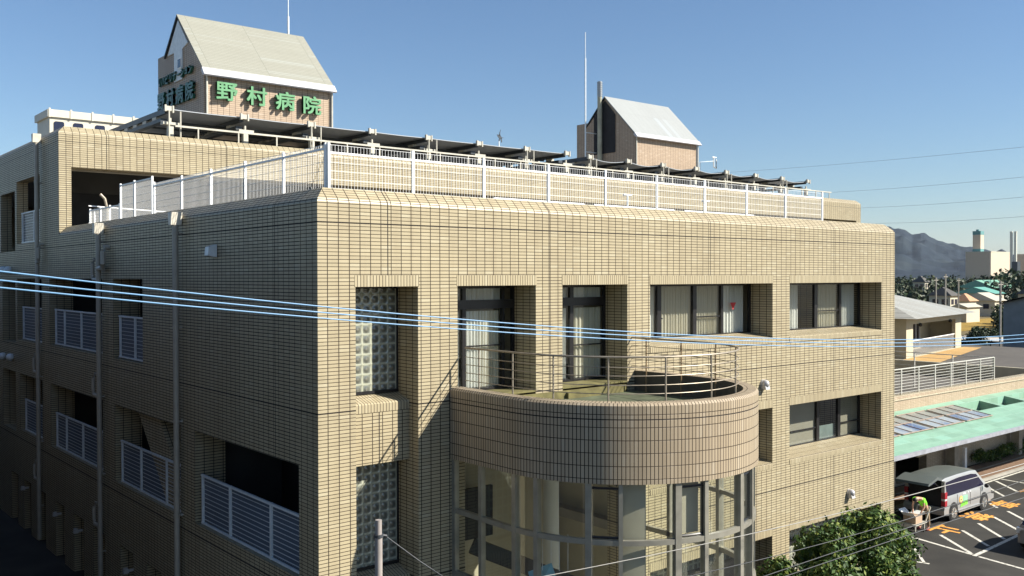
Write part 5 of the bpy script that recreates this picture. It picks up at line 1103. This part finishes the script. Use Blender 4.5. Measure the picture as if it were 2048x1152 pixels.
house('orange_roof_house', 'low house with orange tiled roof beside the dark roofed house', 1908, 1952, 587, 250, 3.5, 0, 1.8, M_WHW, M_ORNR, 'h', 3)
house('white_house', 'white gabled house with off white roof in front of the green roof', 1924, 2010, 585, 262, 8, 0, 2.0, M_WHW, M_WHR, 'x', 2)
house('green_roof_hall', 'hall with long teal lower roof behind the white house', 1910, 2008, 574, 300, 11, 0, 1.8, M_WHW, M_TEALR, 'x', 2)
house('green_roof_house', 'large building with pale green gabled roof', 1916, 2034, 560, 345, 12, 0, 2.6, M_WHW, M_GRNR, 'x', 4)
house('far_house', 'small pale house among the far trees at the left', 1826, 1856, 552, 420, 5, 0, 2.5, M_WHW, M_DKROOF, 'h', 2)
house('far_house', 'dark roofed house at the far right among trees', 2036, 2075, 569, 290, 5, 0, 2.6, M_CREAM, M_DKROOF, 'h', 2)
house('low_shed', 'long low cream shed at the edge of the field', 1905, 1960, 607, 225, 3, 0, 0.8, M_WHW, M_WHR, 'x', 0)
# blue grey warehouse at right edge
wh = thing('warehouse', 'blue grey metal clad building at the right edge', 'warehouse', (99, 8, 0))
m = MB(); m.prism([(29.3, 0), (29.3, 7.0), (22.0, 8.9), (14.7, 7.0), (14.7, 0)], 'x', 101.2, 125); m.build('cladding', M_BGREY, wh)
m = MB()
for s_ in ((29.9, 6.95, 22.0, 9.02), (22.0, 9.02, 14.1, 6.95)): m.face([(100.8, s_[0], s_[1]), (125.4, s_[0], s_[1]), (125.4, s_[2], s_[3]), (100.8, s_[2], s_[3])]); m.face([(100.8, s_[0], s_[1]-.15), (125.4, s_[0], s_[1]-.15), (125.4, s_[2], s_[3]-.15), (100.8, s_[2], s_[3]-.15)])
m.build('roof', M_DKROOF, wh)
m = MB(); m.box(101.12, 101.19, 24.6, 25.9, 0.2, 6.0); m.build('door', M_BEAM, wh)
# field strips, paving
for (xa, xb, ya, yb, mt, nm) in ((150, 300, 62, 82, M_FIELD, 'ripe_field'), (128, 170, 44, 56, plain('pale_paving', (0.45, 0.42, 0.36), 0.8), 'paved_yard'), (300, 700, 100, 150, M_FIELD, 'ripe_field')):
    struct(MB().face([(xa, ya, 0.0), (xb, ya, 0.0), (xb, yb, 0.0), (xa, yb, 0.0)]).build(nm, mt))
# factory with tower and stacks
fa = thing('factory', 'large beige factory block with striped tower in front of the hills', 'factory', (700, 330, 0))
M_FAC = plain('beige_factory_cladding', (0.50, 0.42, 0.32), 0.8, 0, 0.05, 0.05); M_BAND = plain('teal_band', (0.09, 0.24, 0.24), 0.6)
c_ = at(1979, 560, 800); l_ = at(1933.5, 512, 815)
m = MB(); m.box(c_[0], c_[0]+37, c_[1], c_[1]+18, 0, 28.2); m.build('factory_block', M_FAC, fa)
m = MB(); m.box(c_[0]-0.1, c_[0]+37.1, c_[1]-0.1, c_[1]+18.1, 27.9, 28.7); m.build('roof_edge', M_WHW, fa)
tw = at(1956, 480, 822)
m = MB(); m.box(tw[0]-2.4, tw[0]+3.4, tw[1]-3, tw[1]+3, 27, 45); tb = m.build('tower_block', M_FAC, fa)
m = MB(); m.box(tw[0]-2.5, tw[0]+3.5, tw[1]-3.1, tw[1]+3.1, 27.5, 31.2); m.build('teal_band', M_BAND, tb); m = MB(); m.box(tw[0]-2.5, tw[0]+3.5, tw[1]-3.1, tw[1]+3.1, 42.2, 45.1); m.box(tw[0]-1.2, tw[0]+0.2, tw[1]-1, tw[1]+1, 45.1, 46.4); m.build('teal_band', M_BAND, tb)
for i, px in enumerate((2022.5, 2031)):
    q_ = at(px, 500, 805); m = MB(); m.tube([(q_[0], q_[1], 0), (q_[0], q_[1], 43.5)], 1.0, 14); m.tube([(q_[0], q_[1], 42.8), (q_[0], q_[1], 43.6)], 1.08, 14); m.build('smoke_stack', plain('pale_stack', (0.66, 0.66, 0.56), 0.6), fa)
q_ = at(2032, 530, 790); m = MB(); m.box(q_[0]-2.5, q_[0]+3, q_[1]-2, q_[1]+2, 0, 20.5); m.build('grey_annex', M_BEAM, fa)
q_ = at(2034, 515, 860); m = MB(); m.box(q_[0], q_[0]+70, q_[1]-40, q_[1], 0, 27.5); m.build('rear_block', M_FAC, fa)
# distant poles
for i, (px, pyt, d_) in enumerate(((1872, 555, 190), (1891, 548, 185), (2001, 562, 150), (1917, 556, 210))):
    q_ = at(px, pyt, d_); m = MB(); m.tube([(q_[0], q_[1], 0), (q_[0], q_[1], q_[2])], 0.16, 6); m.bar((q_[0]-0.8, q_[1], q_[2]-0.5), (q_[0]+0.8, q_[1], q_[2]-0.5), 0.12); tag(m.build('distant_pole', M_CONC), 'thin concrete utility pole among the far roofs, %s from the left' % ('first', 'second', 'fourth', 'third')[i], 'pole', 'distant utility poles')
# tree belts
def belt(name, label, rows, leaf, seed):
    rr = random.Random(seed); V = []; F = []
    for (px0, px1, d0, d1, h0, h1, n) in rows:
        for _ in range(n):
            px = rr.uniform(px0, px1); dd = rr.uniform(d0, d1); q = at(px, 560, dd); h = rr.uniform(h0, h1); w = h*rr.uniform(0.35, 0.6)
            for _k in range(150):
                d = Vector((rr.gauss(0, 1), rr.gauss(0, 1), rr.gauss(0, 1))).normalized(); u = rr.random()**0.4
                p = Vector((q[0]+d.x*w*u, q[1]+d.y*w*u, h*0.5+d.z*h*0.5*u)); s = leaf*rr.uniform(0.6, 1.3)
                a = Vector((rr.uniform(-1, 1), rr.uniform(-1, 1), rr.uniform(-1, 1))).normalized(); b = a.cross(d).normalized()
                k = len(V); V += [p-a*s, p-b*s*0.7, p+a*s, p+b*s*0.7]; F.append((k, k+1, k+2, k+3))
    me = bpy.data.meshes.new(name); me.from_pydata([tuple(v) for v in V], [], F); me.materials.append(M_LEAFD); o = bpy.data.objects.new(name, me); COL.objects.link(o); stuff(o, label, 'trees'); return o
belt('distant_trees', 'dark belt of far trees below the hills', [(1740, 2120, 420, 620, 6, 11, 150), (1740, 2120, 300, 400, 4, 7, 110), (1985, 2110, 330, 420, 8, 13, 30)], 0.75, 21)
belt('hedge_trees', 'dark green bushes between the far houses', [(1740, 1850, 210, 260, 2.5, 5, 60), (1990, 2080, 190, 225, 3, 5, 16), (1950, 2010, 172, 180, 0.8, 1.6, 14)], 0.42, 22)
foliage('garden_tree', 'small dark tree beside the cream house', 'tree', [(rnd.uniform(-0.9, 0.9)+84, rnd.uniform(-0.7, 0.7)+24.5, 4.0+rnd.uniform(-0.7, 0.7), 0.5) for _ in range(22)], 0.12, 90, M_LEAFD, [((84, 24.5, 3), (84, 24.5, 4.2), 0.1, 0.06)], 12, None, (84, 24.5, 3.4))
# air between here and the hills
hz = MB(); hz.box(-9200, 9200, -9200, 9200, -1.2, 330)
m_, ns_, ls_, b__ = newmat('pale_haze'); ns_.remove(b__); pvv = ns_.new('ShaderNodeVolumePrincipled'); pvv.inputs['Color'].default_value = (0.72, 0.82, 0.95, 1); pvv.inputs['Density'].default_value = 0.00003
ls_.new(pvv.outputs[0], ns_['Material Output'].inputs['Volume'])
hzo = hz.build('haze', m_); hzo['kind'] = 'stuff'; hzo['label'] = 'thin pale haze in the air towards the hills'; hzo['category'] = 'haze'
